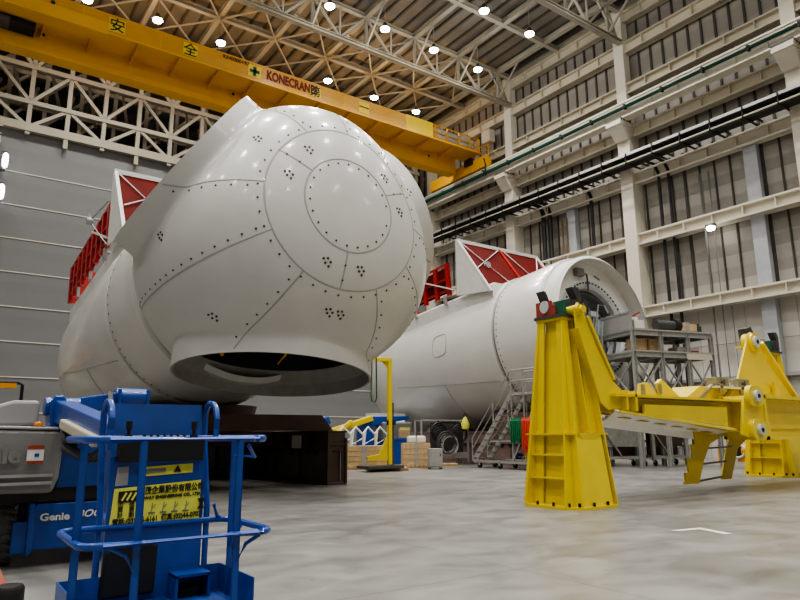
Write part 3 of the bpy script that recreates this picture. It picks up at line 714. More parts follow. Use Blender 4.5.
# transport frames under the nacelles
def transport_frame(x, y, label, mt, mf, y0=-6.9):
    t = thing('transport_frame', label, 'steel frame', (x,y,0), group='frames under the nacelles')
    y1 = 7.6
    for sg in (-1, 1):
        xi = sg*2.45
        xo, xq = sorted((sg*2.15, sg*2.8))
        bm_ = MB(); bm_.box(xo+.12,y0+.1,.06,xq-.12,y1,1.1).box(xo,y0,1.1,xq,y1,1.72).box(xo-.05,y0-.05,0,xq+.05,y1,.08).box(xo-.05,y0-.02,1.68,xq+.05,y1,1.75)
        o = bm_.build('side_beam', mt, t, bevel=.015)
        fx = xo if sg < 0 else xo
        MB().box(xo+.09,y0+.25,.09,xo+.12,y1-.1,1.08).build('web_panel', mf, o); 
        for k in range(7 if y0 < -5 else 5):
            yy = y0+2.1*k; MB().box(xo,yy,.08,xo+.14,yy+.06,1.12).box(xq-.14,yy,.08,xq,yy+.06,1.12).build('stiffener', mt, o)
        MB().box(xo-.05,y0-.07,.05,xo+.02,y0+.02,1.75).box(xq-.02,y0-.07,.05,xq+.05,y0+.02,1.5).box(xo,y0-.06,1.28,xq,y0,1.34).build('end_flange', mt, o)
        for k in range(12 if y0 < -5 else 8):
            yy = y0+.9+.62*k+(.35 if k > 3 else 0); MB().cyl((xo-.02,yy,1.03),(xo+.1,yy,1.03),.1,10).build('hole_disc', 'black', o)  # dark disc for each round hole, its shade painted black
        for yy in (y0+1.05,y0+3.1): 
            MB().torus((xo-.04,yy,1.42),(1,0,0),.15,.03,16,6).build('lifting_ring', 'black', o)
    for yy in (y0+1.0,5.4):
        MB().prism([(-2.9,yy,1.75),(2.9,yy,1.75),(2.45,yy,2.28),(-2.45,yy,2.28)],(0,.8,0)).build('cross_beam', mt, t)
    MB().box(-2.2,-2.5,1.2,2.2,2.5,1.76).build('pedestal_plate', mt, t)
    return t
tf1 = transport_frame(8.65,26.2,'dark brown steel beam frame on the floor under the left nacelle','brown','brownface')
MB().box(2.1,-5.0,1.15,2.13,-4.3,1.6).build('white_tag', 'white', tf1)
transport_frame(27.5,25.7,'pinkish brown steel frame under the right nacelle behind the stairs','pink','pink',-2.9)
gs = thing('lifting_sling', 'thin green loop sling hanging from the rim of the hub collar', 'sling', (11.08,17.1,2.6))
MB().tube([(0,0,1.45),(-.03,0,.2),(.0,0,.03),(.12,0,0),(.18,0,.12),(.16,0,1.4),(.08,0,1.6)], .024, 6, True).build('loop', 'green', gs, smooth=True)

# ------------------------------------------------------------------ yellow stands and lifting yoke
def stand(x, y, label):
    t = thing('support_stand', label, 'support stand', (x,y,0), group='yellow support stands'); t.scale = (.87,.87,1)
    H = 4.22
    c = .0
    pl = MB(); o_ = [(-1.02,-.62),(-.62,-1.02),(.62,-1.02),(1.02,-.62),(1.02,.62),(.62,1.02),(-.62,1.02),(-1.02,.62)]
    pl.prism([(a,b,0) for a, b in o_],(0,0,.06)); bp_ = pl.build('base_plate', 'yellow', t)
    for k in range(20):
        a = o_[k % 8]; b = o_[(k+1) % 8]; q = .3 if k < 8 else .75
        px_, py_ = (a[0]*(1-q)+b[0]*q)*.95, (a[1]*(1-q)+b[1]*q)*.95; MB().cyl((px_,py_,.06),(px_,py_,.14),.035,6).build('anchor_bolt', 'black', bp_)
    MB().frus(0,0,.06,.62,.62,H,.27,.27).build('column', 'yellow', t)
    for ang in range(4):
        ca, sa = math.cos(ang*PI/2), math.sin(ang*PI/2)
        rt = lambda a, b, z: (ca*a-sa*b, sa*a+ca*b, z)
        for w0, w1 in ((-.66,-.40),(.66,.40)):
            # flared rib standing off the face, tapering to the top plate
            MB().prism([rt(.3,w0,.06),rt(.98,w0,.06),rt(.44,w1,H),rt(.2,w1,H)], V(rt(0,.035,0))).build('rib', 'yellow', t)
    rg_ = MB(); rg_.prism([(-.76,-.76,1.58),(.76,-.76,1.58),(.76,.76,1.58),(-.76,.76,1.58)],(0,0,.035)); rg_.build('ring_plate', 'yellow', t)
    for ang in (0,1,2,3):
        ca, sa = math.cos(ang*PI/2), math.sin(ang*PI/2); rt = lambda a, b, z: (ca*a-sa*b, sa*a+ca*b, z)
        for z in (.62,1.12):
            if ang in (1,2): MB().prism([rt(.5,-.6,z),rt(.9-z*.12,-.6,z),rt(.9-z*.12,.6,z),rt(.5,.6,z)],(0,0,.03)).build('shelf_rib', 'yellow', t)
        MB().prism([rt(.5,-.5,1.58),rt(.74,-.5,1.58),rt(.74,.5,1.58),rt(.5,.5,1.58),],(0,0,-.02)).build('collar_rib', 'yellow', t)
        if ang == 3:
            MB().prism([rt(.93,-.56,.06),rt(.93,.56,.06),rt(.74,.48,1.57),rt(.74,-.48,1.57)], V(rt(-.04,0,0))).build('face_plate', 'yellow', t)
            MB().prism([rt(.74,-.46,1.62),rt(.74,.46,1.62),rt(.70,.0,1.25)], V(rt(.03,0,0))).build('gusset', 'yellow', t)
            MB().prism([rt(.3,-.02,1.6),rt(.78,-.02,1.6),rt(.42,-.02,H),rt(.2,-.02,H)], V(rt(0,.04,0))).build('rib', 'yellow', t)
        elif ang != 2: MB().prism([rt(.56,-.0,.06),rt(.95,-.02,.06),rt(.60,-.02,1.57),rt(.5,0,1.57)],V(rt(0,.03,0))).build('rib', 'yellow', t)
    MB().box(-.46,-.46,H,.46,.46,H+.06).build('top_plate', 'yellow', t)
    MB().box(-.5,-.5,H+.06,.5,.5,H+.13).build('saddle_plate', 'steel', t)
    z = H+.13
    # red and green saddle cheeks, dark jaws
    MB().box(-.46,-.1,z,-.40,.44,z+.36).build('red_cheek', 'redbar', t); MB().box(-.46,-.24,z,-.40,-.1,z+.2).build('red_cheek', 'redbar', t)
    MB().box(-.40,-.46,z,-.26,-.24,z+.32).build('green_block', 'inkgreen', t)
    MB().cyl((-.50,.12,z+.22),(-.40,.12,z+.22),.15,20).build('roller_end', 'mach', t); MB().cyl((-.40,.12,z+.22),(.3,.12,z+.22),.13,16).build('roller', 'steel', t)
    for xx in (-.02,.1,.22): MB().box(xx-.1,-.46,z,xx-.04,.2,z+.38).build('jaw_plate', 'steel', t)
    MB().prism([(.22,-.46,z),(.40,-.46,z),(.40,-.46,z+.5),(.28,-.46,z+.70),(.02,-.46,z+.68),(.22,-.46,z+.42)],(0,.24,0)).build('jaw', 'steel', t)
    MB().prism([(-.34,.1,z+.40),(-.26,.1,z+.36),(-.4,.1,z+.60),(-.48,.1,z+.62)],(0,.3,0)).build('jaw', 'steel', t)
    return t
stand(12.1,10.35,'yellow ribbed steel stand nearest the viewer, red and green saddle on top')
stand_far = stand(26.4,12.45,'yellow ribbed steel stand at the right edge, behind the wide yellow plate'); stand_far.scale = (.95,.95,1.08)

yk = thing('lifting_yoke', 'long yellow lifting yoke spanning low between the two yellow stands', 'lifting yoke', (18,9.6,0))
OX = -18.
def Y(x, y, z): return (x-18., y-9.6, z)
# left arm: tall tapered box plate from the pivot down to the beam
arm = [(11.93,4.50),(12.06,4.62),(12.2,4.56),(12.30,4.28),(12.7,3.55),(13.15,2.86),(13.45,2.62),(13.75,2.52),(13.75,2.2),(12.95,2.14),(12.6,2.35),(11.95,4.0)]
la = MB().prism([Y(x,9.75,z) for x, z in arm],(0,.05,0)).prism([Y(x,10.45,z) for x, z in arm],(0,.05,0))
la.prism([Y(12.30,9.7,4.3),Y(13.15,9.7,2.86),Y(13.23,9.7,2.86),Y(12.38,9.7,4.32)],(0,.85,0))
la.prism([Y(11.95,9.7,4.0),Y(12.6,9.7,2.3),Y(12.68,9.7,2.3),Y(12.03,9.7,4.0)],(0,.85,0))
lo = la.build('left_arm', 'yellow', yk, bevel=.01)
MB().cyl(Y(12.07,9.7,4.44),Y(12.07,10.5,4.44),.13,28).build('pivot_boss', 'yellow', lo, smooth=True); MB().cyl(Y(12.07,9.6,4.44),Y(12.07,9.67,4.44),.09,20).build('pivot_pin', 'yellow', lo)
MB().box(*Y(13.42,9.6,2.14),*Y(13.5,10.6,2.62)).box(*Y(13.75,9.58,2.12),*Y(13.83,10.6,2.6)).build('stiffener', 'yellow', lo)
# main beam: I section deepening to the right
top = lambda x: 2.50
bot = lambda x: 2.14-(x-13.6)*.093
mb = MB(); mb.prism([Y(13.2,9.9,2.14),Y(18.7,9.9,bot(18.7)),Y(18.7,9.9,2.45),Y(13.2,9.9,2.45)],(0,.06,0))
mb.prism([Y(13.0,9.58,2.46),Y(18.75,9.58,2.46),Y(18.75,9.58,2.52),Y(13.0,9.58,2.52)],(0,1.2,0))
mb.prism([Y(13.2,9.62,2.14),Y(18.8,9.62,bot(18.8)),Y(18.8,9.62,bot(18.8)-.05),Y(13.2,9.62,2.09)],(0,.5,0))
mb.prism([Y(13.2,10.7,2.14),Y(18.7,10.7,bot(18.7)),Y(18.7,10.7,2.45),Y(13.2,10.7,2.45)],(0,.06,0))
mbo = mb.build('main_beam', 'yellow', yk)
MB().prism([Y(14.2,9.66,2.05),Y(18.0,9.66,bot(18.0)+.04),Y(18.0,9.66,2.30),Y(14.2,9.66,2.30)],(0,.06,0)).build('web_plate', 'yellow', mbo)
# arched gusset between arm and beam
gp = [(12.95,3.75)]+[(13.35+1.25*math.sin(t), 3.75-1.25*(1-math.cos(t))+.02) for t in np.linspace(.2,1.45,8)]+[(14.7,2.5),(13.0,2.5)]
MB().prism([Y(13.1,10.2,3.4),Y(13.55,10.2,2.95),Y(14.0,10.2,2.68),Y(14.6,10.2,2.56),Y(15.2,10.2,2.5),Y(13.1,10.2,2.5)],(0,.06,0)).build('arm_gusset', 'yellow', yk)
# tilted underside plate with yellow slots; floor light painted into its pale colour
A_, B_, C_, D_ = V(Y(13.05,9.66,2.12)), V(Y(18.35,9.66,1.68)), V(Y(19.0,11.2,1.40)), V(Y(14.4,11.2,1.78))
us = MB().add([A_,B_,C_,D_,A_+V((0,0,.04)),B_+V((0,0,.04)),C_+V((0,0,.04)),D_+V((0,0,.04))],[(0,3,2,1),(4,5,6,7),(0,1,5,4),(1,2,6,5),(2,3,7,6),(3,0,4,7)]).build('underside_plate', 'plate_bounce', yk)
for k in range(6):
    t0 = .07+.15*k; t1 = t0+.07; p = A_.lerp(B_,t0).lerp(D_.lerp(C_,t0),.28+.02*k)-V((0,0,.012)); q = A_.lerp(B_,t1).lerp(D_.lerp(C_,t1),.28+.02*k)-V((0,0,.012))
    MB().bar(p,q,.16,.012).build('slot', 'yellowd', us)
# joint block with two pins
jb = MB(); jb.prism([Y(18.3,9.45,1.55),Y(18.6,9.45,2.6),Y(19.75,9.45,2.78),Y(19.95,9.45,1.55),Y(19.7,9.45,1.38),Y(18.8,9.45,1.45)],(0,.08,0))
jb.box(*Y(18.7,9.55,1.5),*Y(19.9,10.7,2.55)); jo = jb.build('joint_block', 'yellow', yk, bevel=.01)
for z, zz in ((2.62,2),(1.68,1)):
    lg = []
    for a in np.linspace(0, 2*PI, 28, endpoint=False):
        lg.append(Y(18.98+(.44 if math.cos(a) > 0 else .36)*math.copysign(abs(math.cos(a))**.6, math.cos(a)), 9.3, z+.30*math.copysign(abs(math.sin(a))**.8, math.sin(a))))
    lo_ = MB().prism(lg,(0,.16,0)).build('pin_lug', 'yellow', jo, bevel=.01)
    MB().cyl(Y(18.98,9.22,z),Y(18.98,9.32,z),.16,24).build('pin', 'mach', lo_); MB().cyl(Y(18.98,9.2,z),Y(18.98,9.23,z),.06,12).build('pin_hole', 'dark', lo_)
# right beam with recessed web
rb_ = MB(); rb_.box(*Y(19.6,9.75,1.42),*Y(26.5,9.82,2.66)); rb_.box(*Y(19.6,9.4,2.58),*Y(26.5,10.7,2.68)); rb_.box(*Y(19.6,9.4,1.40),*Y(26.5,10.7,1.50)); rb_.box(*Y(19.6,9.4,1.4),*Y(19.72,9.8,2.68)); rb_.box(*Y(19.6,10.6,1.42),*Y(26.5,10.68,2.66))
rbo = rb_.build('right_beam', 'yellow', yk)
MB().box(*Y(19.72,9.7,1.72),*Y(26.5,9.76,1.76)).build('web_ledge', 'yellow', rbo)
# right arm plate with pivot
ra = [(22.1,4.55),(22.22,4.85),(22.52,4.97),(22.85,4.88),(23.05,4.6),(23.4,4.0),(25.2,2.65),(20.75,2.65),(21.3,3.3)]
rap = MB().prism([Y(x,10.95,z) for x, z in ra],(0,.07,0)).prism([Y(23.0,10.85,4.6),Y(25.2,10.85,2.7),Y(25.3,10.85,2.78),Y(23.1,10.85,4.68)],(0,.45,0)).build('right_arm', 'yellow', yk, bevel=.01)
MB().cyl(Y(22.52,10.85,4.62),Y(22.52,11.2,4.62),.3,28).build('pivot_boss', 'yellow', rap, smooth=True); MB().cyl(Y(22.52,10.78,4.62),Y(22.52,10.88,4.62),.2,20).build('pivot_pin', 'mach', rap); MB().cyl(Y(22.52,10.76,4.62),Y(22.52,10.79,4.62),.07,12).build('pin_hole', 'dark', rap)
MB().box(*Y(23.2,11.3,4.55),*Y(23.9,11.9,4.62)).build('clamp_shelf', 'yellow', rap); MB().prism([Y(23.2,11.4,4.62),Y(23.6,11.4,4.62),Y(23.6,11.4,5.1),Y(23.45,11.4,5.3),Y(23.1,11.4,5.2)],(0,.3,0)).build('clamp', 'steel', rap)
MB().prism([Y(23.4,10.9,2.7),Y(23.9,10.9,2.7),Y(23.4,10.9,3.3)],(0,-.1,0)).prism([Y(22.0,10.9,2.7),Y(22.1,10.9,2.7),Y(22.0,10.9,3.1)],(0,-.1,0)).build('gusset', 'yellow', rap)
# platform hump and lugs behind the beam
MB().prism([Y(17.9,10.9,2.52),Y(24.5,10.9,2.52),Y(23.6,10.9,2.9),Y(18.9,10.9,3.0)],(0,.9,0)).build('cross_head', 'yellow', yk, bevel=.01)
MB().box(*Y(19.5,10.7,2.96),*Y(22.0,11.9,3.02)).build('head_plate', 'creamw', yk)
for x0, pts in ((16.0,[(15.85,2.5),(15.95,2.95),(16.25,3.0),(16.75,2.62),(16.8,2.5)]),(17.0,[(16.95,2.52),(16.75,3.0),(16.95,3.12),(17.75,2.66),(17.7,2.5)])):
    l_ = MB().prism([Y(x,10.9,z) for x, z in pts],(0,.12,0)).build('lifting_lug', 'yellow', yk); MB().box(*Y(pts[1][0]-.02,10.86,pts[1][1]-.3),*Y(pts[1][0]+.12,10.9,pts[1][1]-.02)).build('worn_edge', 'goldsteel', l_)
for x in (19.6,20.85):
    cbk = MB().box(*Y(x,10.75,2.98),*Y(x+.75,11.1,3.3)).box(*Y(x+.1,10.7,2.8),*Y(x+.3,10.78,3.1)).build('clamp_bracket', 'goldsteel', yk, bevel=.02)
    MB().cyl(Y(x+.35,10.7,3.15),Y(x+.35,10.76,3.15),.09,12).build('bracket_pin', 'steel', cbk); MB().bar(Y(x,10.9,3.05),Y(x-.9,10.9,2.55),.1,.1).build('bracket_lever', 'goldsteel', cbk)
    MB().box(*Y(x+.75,10.8,2.95),*Y(x+.9,11.05,3.15)).build('bracket_block', 'mach', cbk)
# short steps hanging from the beam
st = [(x-.3,z) for x, z in [(17.05,.24),(17.75,.24),(18.1,.85),(18.5,1.3),(19.3,1.55),(19.3,1.72),(17.75,1.72),(17.75,1.3),(17.55,1.3),(17.55,.92),(17.3,.92),(17.3,.55),(17.12,.55),(17.12,.3),(17.05,.3)]]
lad = MB().prism([Y(x,10.35,z) for x, z in st],(0,.05,0)).build('step_stringer', 'yellowd', yk)
st2 = [(19.75,.2),(20.35,.2),(20.9,1.1),(21.7,1.5),(21.7,1.62),(20.6,1.62),(20.2,1.1)]
MB().prism([Y(x+.2,11.1,z) for x, z in st2],(0,.05,0)).build('step_stringer', 'yellowd', yk)
for x, z in ((16.85,.26),(17.2,.72),(17.6,1.15)): MB().prism([Y(x+.3,10.4,z),Y(x+.55,10.4,z),Y(x+3.25,11.12,z),Y(x+3.0,11.12,z)],(0,0,.05)).build('step_tread', 'steel', yk)

# ------------------------------------------------------------------ boom lift
bz = thing('boom_lift', 'blue and grey articulated boom lift with its platform basket towards the viewer', 'boom lift', (1.5,11.2,0))
bx = lambda x, y, z: (x-1.5, y-11.2, z)
for x, y in ((.88,10.2),(2.75,10.35),(.88,12.4),(2.75,12.55)):
    wv = MB().lathe([(.12,-.15),(.28,-.15),(.36,-.13),(.40,-.06),(.40,.06),(.36,.13),(.28,.15),(.12,.15)], bx(x,y,.40), (1,0,0), 32, True).build('wheel', 'tyre', bz, smooth=True)
    tr = MB()
    for k in range(22):
        t = 2*PI*k/22
        for sg in (-1,1):
            c = V(bx(x+sg*.075,y,.40)); c1 = c+V((-.07*sg*1,math.cos(t)*.4,math.sin(t)*.4)); c2 = c+V((.07*sg,math.cos(t+.12)*.395,math.sin(t+.12)*.395)); tr.bar(c1,c2,.05,.035,up=(0,math.cos(t),math.sin(t)))
    tr.build('tread', 'tyre', wv)
    MB().cyl(bx(x-.1,y,.40),bx(x+.1,y,.40),.2,20).build('rim', 'lgrey', wv)
ch = MB().box(*bx(1.08,10.1,.3),*bx(2.5,12.8,.72)).build('chassis', 'blue', bz, bevel=.02)
fb = MB().prism([bx(1.17,9.72,.2),bx(2.25,9.62,.2),bx(2.25,9.62,.72),bx(2.1,9.62,.76),bx(1.24,9.72,.76),bx(1.17,9.72,.72)],(0.02,.55,0)).build('front_box', 'blue', bz, bevel=.015)
MB().box(*bx(.98,9.7,.17),*bx(1.22,9.85,.56)).box(*bx(1.14,9.66,.15),*bx(1.2,9.9,.78)).build('axle_guard', 'blue', bz, bevel=.015)
ed = V((1.17,-.1,0)).normalized()
text('Genie', .125, V(bx(1.27,9.69,.555)), ed, (0,0,1), 'inkwhite', fb, bold=.004, width=.34); text('BOOM', .125, V(bx(1.69,9.65,.575)), ed, (0,0,1), 'inkwhite', fb, bold=.003, shear=.3, width=.42)
for k_, d_ in enumerate('51'): text(d_, .1, V(bx(1.50+.08*k_,9.66,.36)), ed, (0,0,1), 'inkwhite', fb, bold=.003)
# turntable with grey covers
MB().box(*bx(.35,9.75,.78),*bx(2.5,12.6,.95)).build('turntable', 'black', bz)
cv = MB().prism([bx(-.3,9.3,.95),bx(1.32,9.25,.92),bx(1.38,9.25,1.1),bx(1.4,9.25,1.6),bx(1.34,9.3,1.68),bx(.62,9.3,1.7),bx(-.3,9.3,1.7)],(0,1.6,0)).build('engine_cover', 'mgrey', bz, bevel=.05)
MB().prism([bx(-.3,9.3,1.685),bx(.45,9.3,1.7),bx(1.33,9.28,1.685),bx(1.28,10.8,1.74),bx(-.3,10.8,1.74)],(0,0,.03)).build('cover_top', 'lgrey', cv, bevel=.01)
MB().prism([bx(.2,9.7,1.72),bx(1.14,9.7,1.74),bx(1.14,9.7,2.06),bx(.85,9.7,2.06),bx(.5,9.7,1.94),bx(.28,9.7,1.8)],(0,1.3,0)).build('hood', 'lgrey', bz, bevel=.04)
for z in (1.14,1.05): MB().box(*bx(.3,9.22,z-.02),*bx(1.3,9.26,z+.015)).build('cover_groove', 'lgrey', cv)
text('Genie', .28, V(bx(.26,9.24,1.30)), (1,-.02,0), (0,0,1), 'mgrey', cv, bold=.012, depth=.03)
MB().cyl(bx(1.12,9.5,1.71),bx(1.12,9.5,1.735),.085,16).build('beacon_base', 'black', cv); MB().lathe([(.055,0),(.045,.035),(.025,.05),(0,.055)],bx(1.12,9.5,1.735),(0,0,1),16).build('beacon', 'amber', cv, smooth=True)
lbp = MB().box(*bx(1.0,9.205,1.28),*bx(1.18,9.22,1.5)).build('inspection_label', 'inkwhite', cv); MB().box(*bx(1.0,9.2,1.45),*bx(1.18,9.206,1.5)).box(*bx(1.0,9.2,1.28),*bx(1.18,9.206,1.315)).build('label_band', 'redbar', lbp); MB().box(*bx(1.08,9.2,1.36),*bx(1.13,9.206,1.4)).build('label_mark', 'blue', lbp)
MB().box(*bx(1.42,9.7,.95),*bx(2.3,11.6,1.75)).build('boom_base', 'blue2', bz, bevel=.02)
_bx = bx
bx = lambda x, y, z: (x-1.5, y-11.2, z-(.11 if z > 1.5 else 0))
# folded boom
MB().prism([bx(1.28,9.62,1.75),bx(1.42,9.62,1.75),bx(1.46,9.62,2.17),bx(1.4,9.62,2.24),bx(1.3,9.62,2.24),bx(1.24,9.62,2.15)],(0,.45,0)).build('boom_yoke', 'blue', bz, bevel=.02)
MB().cyl(bx(1.2,9.78,2.1),bx(1.62,9.78,2.1),.12,20).build('boom_pivot', 'blue', bz, smooth=True)
bm1 = MB().bar(bx(1.42,9.75,2.05),bx(1.55,6.9,1.68),.24,.28).build('jib_boom', 'blue', bz, bevel=.02)
MB().bar(bx(1.38,8.9,1.86),bx(1.46,7.3,1.66),.22,.12).build('cable_cover', 'cream', bm1, bevel=.02)
bm2 = MB().bar(bx(1.62,9.95,2.12),bx(2.4,9.95,2.26),.24,.22).build('upper_boom', 'blue', bz, bevel=.02)
MB().cyl(bx(2.1,9.9,2.25),bx(2.5,9.86,2.25),.13,24).build('boom_knuckle', 'blue', bz, smooth=True); MB().box(*bx(2.1,9.72,2.08),*bx(2.14,10.08,2.36)).build('knuckle_plate', 'blue', bz, bevel=.01); MB().box(*bx(2.48,9.72,2.08),*bx(2.52,10.08,2.36)).build('knuckle_plate', 'blue', bz, bevel=.01)
for k in range(4):
    MB().tube([bx(2.0,9.8,2.3-.02*k),bx(1.98,9.5,2.1),bx(2.05+.04*k,9.2,1.9),bx(2.0,8.8,1.2)],.03,6).build('hose', 'black', bz, smooth=True)
for k in range(4):
    MB().tube([bx(1.36+.05*k,9.2,1.8),bx(1.3+.04*k,8.6,1.45),bx(1.4+.05*k,7.8,1.35),bx(1.5+.03*k,7.1,1.65),bx(1.55,6.8,1.6)],.03,6).build('hose', 'black', bz, smooth=True)
MB().prism([bx(1.42,6.95,1.8),bx(1.72,6.95,1.8),bx(1.72,6.95,.75),bx(1.42,6.95,.75)],(0,-.25,0)).build('jib_head', 'blue2', bz, bevel=.03)
MB().bar(bx(1.5,6.9,.8),bx(1.45,5.75,.62),.22,.25).build('basket_arm', 'blue2', bz, bevel=.02)
bx = _bx
# basket: local frame at its near left corner
BN = V((.83,4.47,.45)); bya = rad(0); ex = V((math.cos(bya),math.sin(bya),0)); ey = V((-math.sin(bya),math.cos(bya),0)); W_, D_b = 1.15, .78
def K(x, y, z): p = BN+ex*x+ey*y; return V((p.x-1.5, p.y-11.2, p.z+z))
bk = MB()
bk.hexa([K(0,0,-.06),K(W_,0,-.06),K(W_,D_b,-.06),K(0,D_b,-.06),K(0,0,-.02),K(W_,0,-.02),K(W_,D_b,-.02),K(0,D_b,-.02)])
bo_ = bk.build('basket_floor', 'blue2', bz)
def loop(z, rr=.12, x0=-.02, x1=None, y0=-.02, y1=None):
    x1 = W_+.02 if x1 is None else x1; y1 = D_b if y1 is None else y1; pts = []
    for cx, cy, a0 in ((x1-rr,y0+rr,-PI/2),(x1-rr,y1-rr,0),(x0+rr,y1-rr,PI/2),(x0+rr,y0+rr,PI)):
        for k in range(6):
            a = a0+k*PI/10; pts.append(K(cx+rr*math.cos(a), cy+rr*math.sin(a), z))
    return pts
MB().tube(loop(1.13),.026,10,True).build('top_rail', 'blue', bo_, smooth=True)
MB().tube(loop(.50,x0=-.02,x1=W_+.06,y0=-.06,y1=D_b+.02),.024,10,True).build('mid_rail', 'blue', bo_, smooth=True)
for x, y in ((-.01,.16),(W_-.0,D_b-.2),(.31,-.02),(.96,-.02)):
    MB().tube([K(x,y,-.02),K(x,y,1.13)],.025,10).build('rail_post', 'blue', bo_, smooth=True)
for x in (.31,.96): MB().torus(K(x,-.03,.5),(0,0,1),.045,.01,20,6).build('rail_loop', 'blue', bo_)
for p, q in (((.31,-.02,.3),(.15,-.04,.48)),((.96,-.02,.3),(1.12,-.04,.48)),((W_,D_b-.2,.32),(W_,D_b-.4,.49)),((1.08,D_b,.62),(1.15,D_b,.5))):
    MB().tube([K(*p),K(p[0]*.6+q[0]*.4,p[1]*.6+q[1]*.4,p[2]*.3+q[2]*.7),K(*q)],.014,6).build('rail_brace', 'blue', bo_)
MB().tube([K(W_-.05,.4,1.0),K(W_-.03,.1,1.0),K(W_-.12,.0,1.08)],.015,6).build('rail_brace', 'blue', bo_)
tb = MB()
for a, b in (((W_,.12),(W_,D_b)),((W_,D_b),(0,D_b)),((0,D_b),(0,0))): tb.prism([K(*a,-.04),K(*b,-.04),K(*b,.17),K(*a,.17)], (ey if a[1] == b[1] else ex)*.012)
tb.build('toe_board', 'blue', bo_)
# control panel on the far side
x0, x1 = .29, 1.0; yy = D_b+.02
pn = MB().prism([K(x0,yy,-.02),K(x1,yy,-.02),K(x1,yy,1.0),K(x0,yy,1.0)],ey*.03).build('control_panel', 'blue', bo_)
MB().prism([K(x0+.0,yy+.1,1.05),K(x1-.0,yy+.1,1.05),K(x1-.0,yy+.16,1.40),K(x0+.0,yy+.16,1.40)],ey*.03).build('upper_panel', 'blue2', pn)
MB().prism([K(x0+.04,yy-.06,.96),K(x1-.04,yy-.06,.96),K(x1-.04,yy-.09,1.12),K(x0+.04,yy-.09,1.12)],ey*.1).build('control_box', 'black', pn)
MB().prism([K(x0+.24,yy-.1,1.125),K(x1-.2,yy-.1,1.125),K(x1-.2,yy-.0,1.14),K(x0+.24,yy-.0,1.14)],V((0,0,.006))).build('control_label', 'signy', pn)
for k, x in enumerate((x0+.1,x1-.12)):
    j = MB().cyl(K(x,yy-.05,1.12),K(x,yy-.05,1.16),.03,10).cyl(K(x,yy-.05,1.15),K(x,yy-.05,1.22),.014,8).cyl(K(x,yy-.05,1.20),K(x,yy-.05,1.26),.024,10).build('joystick', 'black', pn)
for k in range(7): MB().cyl(K(x0+.22+.05*k,yy-.03,1.12),K(x0+.22+.05*k,yy-.03,1.16),.012,8).build('switch', 'black', pn)
for x in (x0-.04,x1+.04):
    MB().tube([K(x,yy-.1,1.13),K(x,yy-.11,1.28),K(x,yy-.08,1.36),K(x,yy-.02,1.40),K(x,yy+.08,1.41),K(x,yy+.14,1.38),K(x,yy+.17,1.32),K(x,yy+.17,1.15),K(x,yy+.02,.6),K(x,yy+.02,0)],.024,8).build('panel_hoop', 'blue', pn, smooth=True)
_K = K
def K(x, y, z): return _K(x, y, z+.07)
sg_ = MB().prism([K(x0+.02,yy-.006,.42),K(x1-.03,yy-.006,.45),K(x1-.03,yy-.006,.74),K(x0+.04,yy-.006,.70)],ey*-.004).build('company_sign', 'signy', pn)
sx = ex; sy = V((0,0,1)); oy = yy-.014
MB().prism([K(x0+.07,oy,.60),K(x0+.22,oy,.605),K(x0+.22,oy,.685),K(x0+.07,oy,.68)],ey*-.002).build('sign_logo', 'ink', sg_)
for k in range(3): MB().bar(K(x0+.095+.035*k,oy-.003,.615),K(x0+.125+.035*k,oy-.003,.67),.014,.003,up=tuple(ey)).build('logo_stripe', 'signy', sg_)
sx2 = (ex+V((0,0,.035))).normalized()
text('茂企業股份有限公司', .062, K(x0+.255,oy,.655), sx2, sy, 'ink', sg_, bold=.0012, width=.445)
text('WAY ENGINEERING CO., LTD.', .032, K(x0+.255,oy,.613), sx2, sy, 'ink', sg_, bold=.0012, width=.43)
text('電話:(03)385-6161  傳真:(02)44-0707', .052, K(x0+.04,oy,.445), sx2, sy, 'ink', sg_, bold=.001, width=.65)
for k, rw2 in enumerate(('出','買','計')): text(rw2, .042, K(x0+.07,oy,.575-.04*k), sx2, sy, 'ink', sg_)
for k, rw2 in enumerate(('租','賣','劃')): text(rw2, .042, K(x0+.15,oy,.575-.04*k), sx2, sy, 'ink', sg_)
for k in range(5):
    x = x0+.29+.085*k
    if k == 4: MB().prism([K(x+.03,oy,.52),K(x+.085,oy,.52),K(x+.07,oy,.56),K(x+.09,oy,.60),K(x+.03,oy,.60),K(x+.05,oy,.56)],ey*-.002).build('sign_pictogram', 'ink', sg_)
    else: MB().bar(K(x,oy,.515),K(x+.05,oy,.515),.012,.002,up=tuple(ey)).bar(K(x+.02,oy,.515),K(x+.03,oy,.59),.005,.002,up=tuple(ey)).bar(K(x+.03,oy,.55),K(x+.05,oy,.575),.005,.002,up=tuple(ey)).build('sign_pictogram', 'mgrey', sg_)
K = _K
wl_ = MB().prism([K(x0+.2,yy-.006,.85),K(x1-.1,yy-.006,.87),K(x1-.1,yy-.006,.94),K(x0+.2,yy-.006,.92)],ey*-.004).build('warning_label', 'signy', pn)
MB().prism([K(x1-.25,oy,.875),K(x1-.19,oy,.877),K(x1-.22,oy,.93)],ey*-.002).build('warning_mark', 'ink', wl_); MB().bar(K(x0+.23,oy,.885),K(x0+.4,oy,.895),.03,.002,up=tuple(ey)).build('warning_text', 'mgrey', wl_)
MB().prism([K(x0+.04,yy-.006,.79),K(x0+.13,yy-.006,.795),K(x0+.13,yy-.006,.93),K(x0+.05,yy-.006,.925)],ey*-.004).build('steel_plate', 'lgrey', pn)
MB().prism([K(x0-.02,yy-.06,.02),K(x0+.36,yy-.06,.02),K(x0+.37,yy-.06,.36),K(x0+.3,yy-.06,.40),K(x0+.05,yy-.06,.38),K(x0,yy-.06,.33)],ey*.055).build('manual_box', 'black', pn, bevel=.02)
